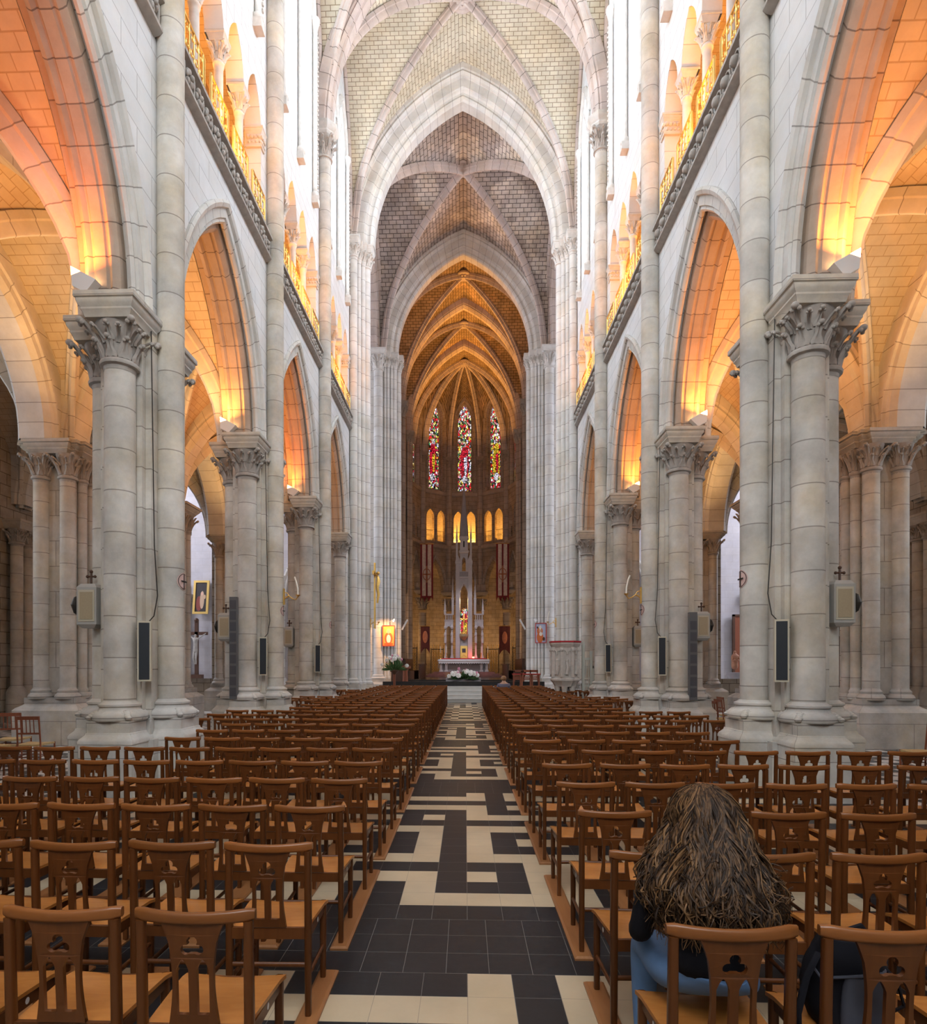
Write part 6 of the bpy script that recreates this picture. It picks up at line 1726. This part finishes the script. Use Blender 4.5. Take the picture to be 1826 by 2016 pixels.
for z in (.4, 1.0, 1.9): m.box(0, .26, -.02, .02, z, z+.07)
for x in (.09, .17): m.box(x-.01, x+.01, -.015, .015, .4, 1.9)
m.build('gate_bars', M['pgreen'], t)
m = MB()
for k in range(6): m.box(.3, .8, .1+.0, .5, .25*k, .25*k+.06)
m.box(.3, .36, .0, .06, .0, 1.7); m.box(.3, .85, .0, .06, 1.62, 1.70); m.build('treads', M['pgreen'], t)
# small tables with red covers, and seats, right of the sanctuary
def gothic_table(x, y, z, w_, lab):
    t = empty('credence_table', (x, y, z), 0, lab, 'table', 'carved wooden tables with red covers')
    m = MB(); m.box(-w_/2, w_/2, -.2, .2, .62, .66); m.build('table_top', M['redwood'], t)
    m = MB(); m.box(-w_/2-.01, w_/2+.01, -.21, .21, .66, .69); m.build('red_cover', M['red'], t)
    for q in (-1, 1):
        for p in (-.17, .17): m = MB(); m.box(q*(w_/2-.05)-.025, q*(w_/2-.05)+.025, p-.025, p+.025, 0, .62); m.build('leg', M['redwood'], t)
    m = MB(); m.box(-w_/2+.03, w_/2-.03, -.19, -.17, .40, .45)
    for k in range(4):
        cx = -w_/2+.1+(w_-.2)*(k+.5)/4; m.tube([(cx+.06*cos(b), -.18, .5+.08*sin(b)) for b in [i*pi/6 for i in range(7)]], .012, 4)
    m.build('arcade_apron', M['redwood'], t)
for i, (x, w_) in enumerate(((2.55, .42), (2.98, .5), (3.42, .42))): gothic_table(x, 29.4, .62, w_, 'carved table with red cover right of the sanctuary steps, %s of three' % ('left', 'middle', 'right')[i])
for i, x in enumerate((2.7, 3.15, 3.5)):
    t = empty('sanctuary_chair', (x, 30.6, .70), 0, 'red-brown wooden armchair behind the red tables, %s of three' % ('left', 'middle', 'right')[i], 'chair', 'armchairs behind the red tables')
    m = MB(); m.box(-.20, .20, -.2, .2, .36, .40); m.build('seat', M['redwood'], t); m = MB(); m.box(-.20, -.15, .17, .21, .40, .74); m.box(.15, .20, .17, .21, .40, .74); m.box(-.2, .2, .17, .21, .66, .78); m.build('backrest', M['redwood'], t)
    for q in (-1, 1):
        for p in (-1, 1): m = MB(); m.box(q*.18-.02, q*.18+.02, p*.18-.02, p*.18+.02, 0, .36); m.build('leg', M['redwood'], t)
t = empty('lectern', (-2.85, 30.3, .70), 0, 'turned wooden lectern on the left of the sanctuary', 'lectern')
m = MB(); m.lathe(0, 0, [(.26, 0), (.26, .06), (.14, .14), (.12, .7), (.18, .85)], 10, (True, True)); m.build('stem', M['redwood'], t); m = MB(); m.box(-.26, .26, -.2, .2, .85, .98); m.build('desk', M['redwood'], t)
t = empty('choir_armchair', (-3.25, 31.0, .70), 0, 'dark wooden seat with curved side, left of the lectern', 'chair')
m = MB(); m.loft([[(x, -.3, z) for x, z in ((-.35, 0), (.30, 0), (.34, .4), (.22, .9), (-.35, .95))], [(x, .3, z) for x, z in ((-.35, 0), (.30, 0), (.34, .4), (.22, .9), (-.35, .95))]], True, (True, True)); m.build('side_panel', M['oak'], t); m = MB(); m.box(-.4, .3, -.32, .32, .95, 1.0); m.build('rail', M['oak'], t)
for s in (-1, 1):
    t = empty('choir_stall', (s*3.1, 37.5, .93), 0, 'dark wooden choir stall row on the %s of the choir' % ('left' if s < 0 else 'right'), 'stall')
    m = MB(); m.box(-.3, .3, -2.5, 2.5, 0, .45); m.box(s*.2, s*.35, -2.5, 2.5, .45, 1.15); m.build('bench', M['oak'], t)
    m = MB(); m.box(-s*.55, -s*.62, -2.5, 2.5, 0, .8); m.box(-s*.5, -s*.72, -2.5, 2.5, .8, .84); m.build('book_rest', M['oak'], t)
# confessionals, louvre panels, crucifix and painting in the aisles
for s in (-1, 1):
    sd = 'left' if s < 0 else 'right'
    t = empty('confessional', (s*12.3, 19.6, 0), 0, 'dark carved wooden confessional with pointed gable, %s side chapel' % sd, 'confessional')
    m = MB(); m.box(-1.3, 1.3, -.1, 1.0, 0, 2.5); m.box(-1.4, 1.4, -.15, 1.05, 2.5, 2.62); m.build('cabinet', M['oak'], t)
    m = MB()
    for x in (-1.25, -.45, .45, 1.25): m.box(x-.07, x+.07, -.2, -.06, 0, 2.6); m.lathe(x, -.13, [(.09, 2.6), (.1, 2.7), (.06, 2.75), (.05, 3.0), (.07, 3.05), (.01, 3.35)], 8)
    m.build('posts', M['redwood'], t)
    m = MB(); arch_sweep(m, lambda x, z, b: (x, -.2+b, z), -s*.85, 2.6, .34, .55, [(.14, 0), (.12, -.04), (.02, -.04), (0, 0), (0, .06)], 8); arch_sweep(m, lambda x, z, b: (x, -.2+b, z), 0, 2.6, .36, .7, [(.14, 0), (.12, -.04), (.02, -.04), (0, 0), (0, .06)], 8); m.build('gable', M['redwood'], t)
    m = MB()
    for k in range(9):
        x = -s*.85-.32+k*.08; m.tube([(x, -.14, 1.3), (x, -.14, 2.0)], .018, 6)
    m.box(-s*.85-.36, -s*.85+.36, -.16, -.1, 1.22, 1.3); m.box(-s*.85-.36, -s*.85+.36, -.16, -.1, 2.0, 2.08); m.build('spindles', M['redwood'], t)
    t = empty('louvred_panel', (s*12.4, 20.3, 2.62), 0, 'white louvred panel above the confessional, %s side' % sd, 'panel')
    m = MB(); m.box(-.65, .65, 0, .04, 0, .75); m.build('panel', M['louv'], t)
    m = MB()
    for k in range(7): m.box(-.65, .65, -.04, 0, .04+k*.1, .075+k*.1)
    m.build('slats', M['louv'], t)
    # dark stacked chairs / benches in the aisles, low
    t = empty('prayer_bench', (s*11.0, 17.8, 0), 0, 'dark wooden bench with sloping rail beyond the %s aisle' % sd, 'bench')
    m = MB(); m.box(-1.6, 1.6, 0, .35, .40, .45); m.build('seat', M['oak'], t); m = MB(); m.box(-1.6, 1.6, .32, .37, .45, .95); m.build('backrest', M['oak'], t)
    for q in (-1.5, 1.5): m = MB(); m.box(q-.04, q+.04, 0, .36, 0, .9); m.build('side', M['oak'], t)
picture('framed_painting', (-14.35, 33.35, 5.42), .62, 1.62, .0, 'tall dark painting in a gold frame tilted forward on the left transept wall', 'goldframe', 'darkpaint', [(-.10, -.35, .17, .42, 'paintred'), (.06, -.15, .12, .5, 'painttan'), (.04, .2, .07, .1, 'skin'), (.2, .02, .06, .12, 'painttan')], tilt=-.12, fw=.12)
t = empty('standing_crucifix', (-14.55, 33.1, 0), 0, 'dark wooden crucifix with a pale carved figure below the painting', 'crucifix')
m = MB(); m.box(-.09, .09, .06, .2, 1.2, 4.2); m.box(-.62, .62, .06, .16, 3.35, 3.52); m.ball((0, .1, 4.15), .13, 8, 6); m.build('cross', M['oak'], t)
m = MB(); m.box(-.32, .32, 0, .3, .15, 1.2); m.build('pedestal', M['oak'], t)
skin('figure', [(0, -.02, 2.55, .12, .09), (.01, -.03, 2.85, .12, .09), (0, -.02, 3.1, .14, .08), (0, -.05, 3.25, .045), (.03, -.09, 3.38, .08), (-.18, 0, 3.18, .05), (-.38, .02, 3.32, .035), (-.56, .04, 3.45, .025), (.18, 0, 3.18, .05), (.38, .02, 3.32, .035), (.56, .04, 3.45, .025), (-.06, -.05, 2.4, .075), (-.07, -.14, 2.1, .055), (-.03, -.02, 1.75, .035), (.06, -.05, 2.4, .075), (.07, -.14, 2.1, .055), (.03, -.02, 1.75, .035)],
     [(0, 1), (1, 2), (2, 3), (3, 4), (2, 5), (5, 6), (6, 7), (2, 8), (8, 9), (9, 10), (0, 11), (11, 12), (12, 13), (0, 14), (14, 15), (15, 16)], M['carve'], t)
t = empty('side_door', (15.2, 33.35, 0), 0, 'red-brown panelled door in the right transept wall', 'door')
m = MB(); m.box(-.8, .8, 0, .08, 0, 4.3); m.build('leaf_panel', M['redwood'], t); m = MB(); m.box(-.9, -.8, -.05, .1, 0, 4.4); m.box(.8, .9, -.05, .1, 0, 4.4); m.box(-.9, .9, -.05, .1, 4.3, 4.4); m.build('door_frame', M['oak'], t)
t = empty('saint_statue', (11.85, 27.4, 0), 0, 'small painted saint statue on a dark pedestal beyond the right aisle', 'statue')
m = MB(); m.lathe(0, 0, [(.25, 0), (.2, .1), (.1, .3), (.1, .9), (.25, 1.15), (.35, 1.3), (.35, 1.4)], 10, (True, True)); m.build('pedestal', M['altd'], t)
skin('figure', [(0, 0, 1.5, .16), (0, 0, 1.8, .14), (0, 0, 2.1, .13), (0, 0, 2.25, .04), (0, -.02, 2.35, .075), (-.13, -.05, 2.1, .05), (-.17, -.12, 1.9, .04), (-.05, -.2, 1.95, .03), (.13, -.05, 2.1, .05), (.17, -.12, 1.9, .04), (.05, -.2, 1.95, .03)], [(0, 1), (1, 2), (2, 3), (3, 4), (2, 5), (5, 6), (6, 7), (2, 8), (8, 9), (9, 10)], M['statred'], t)
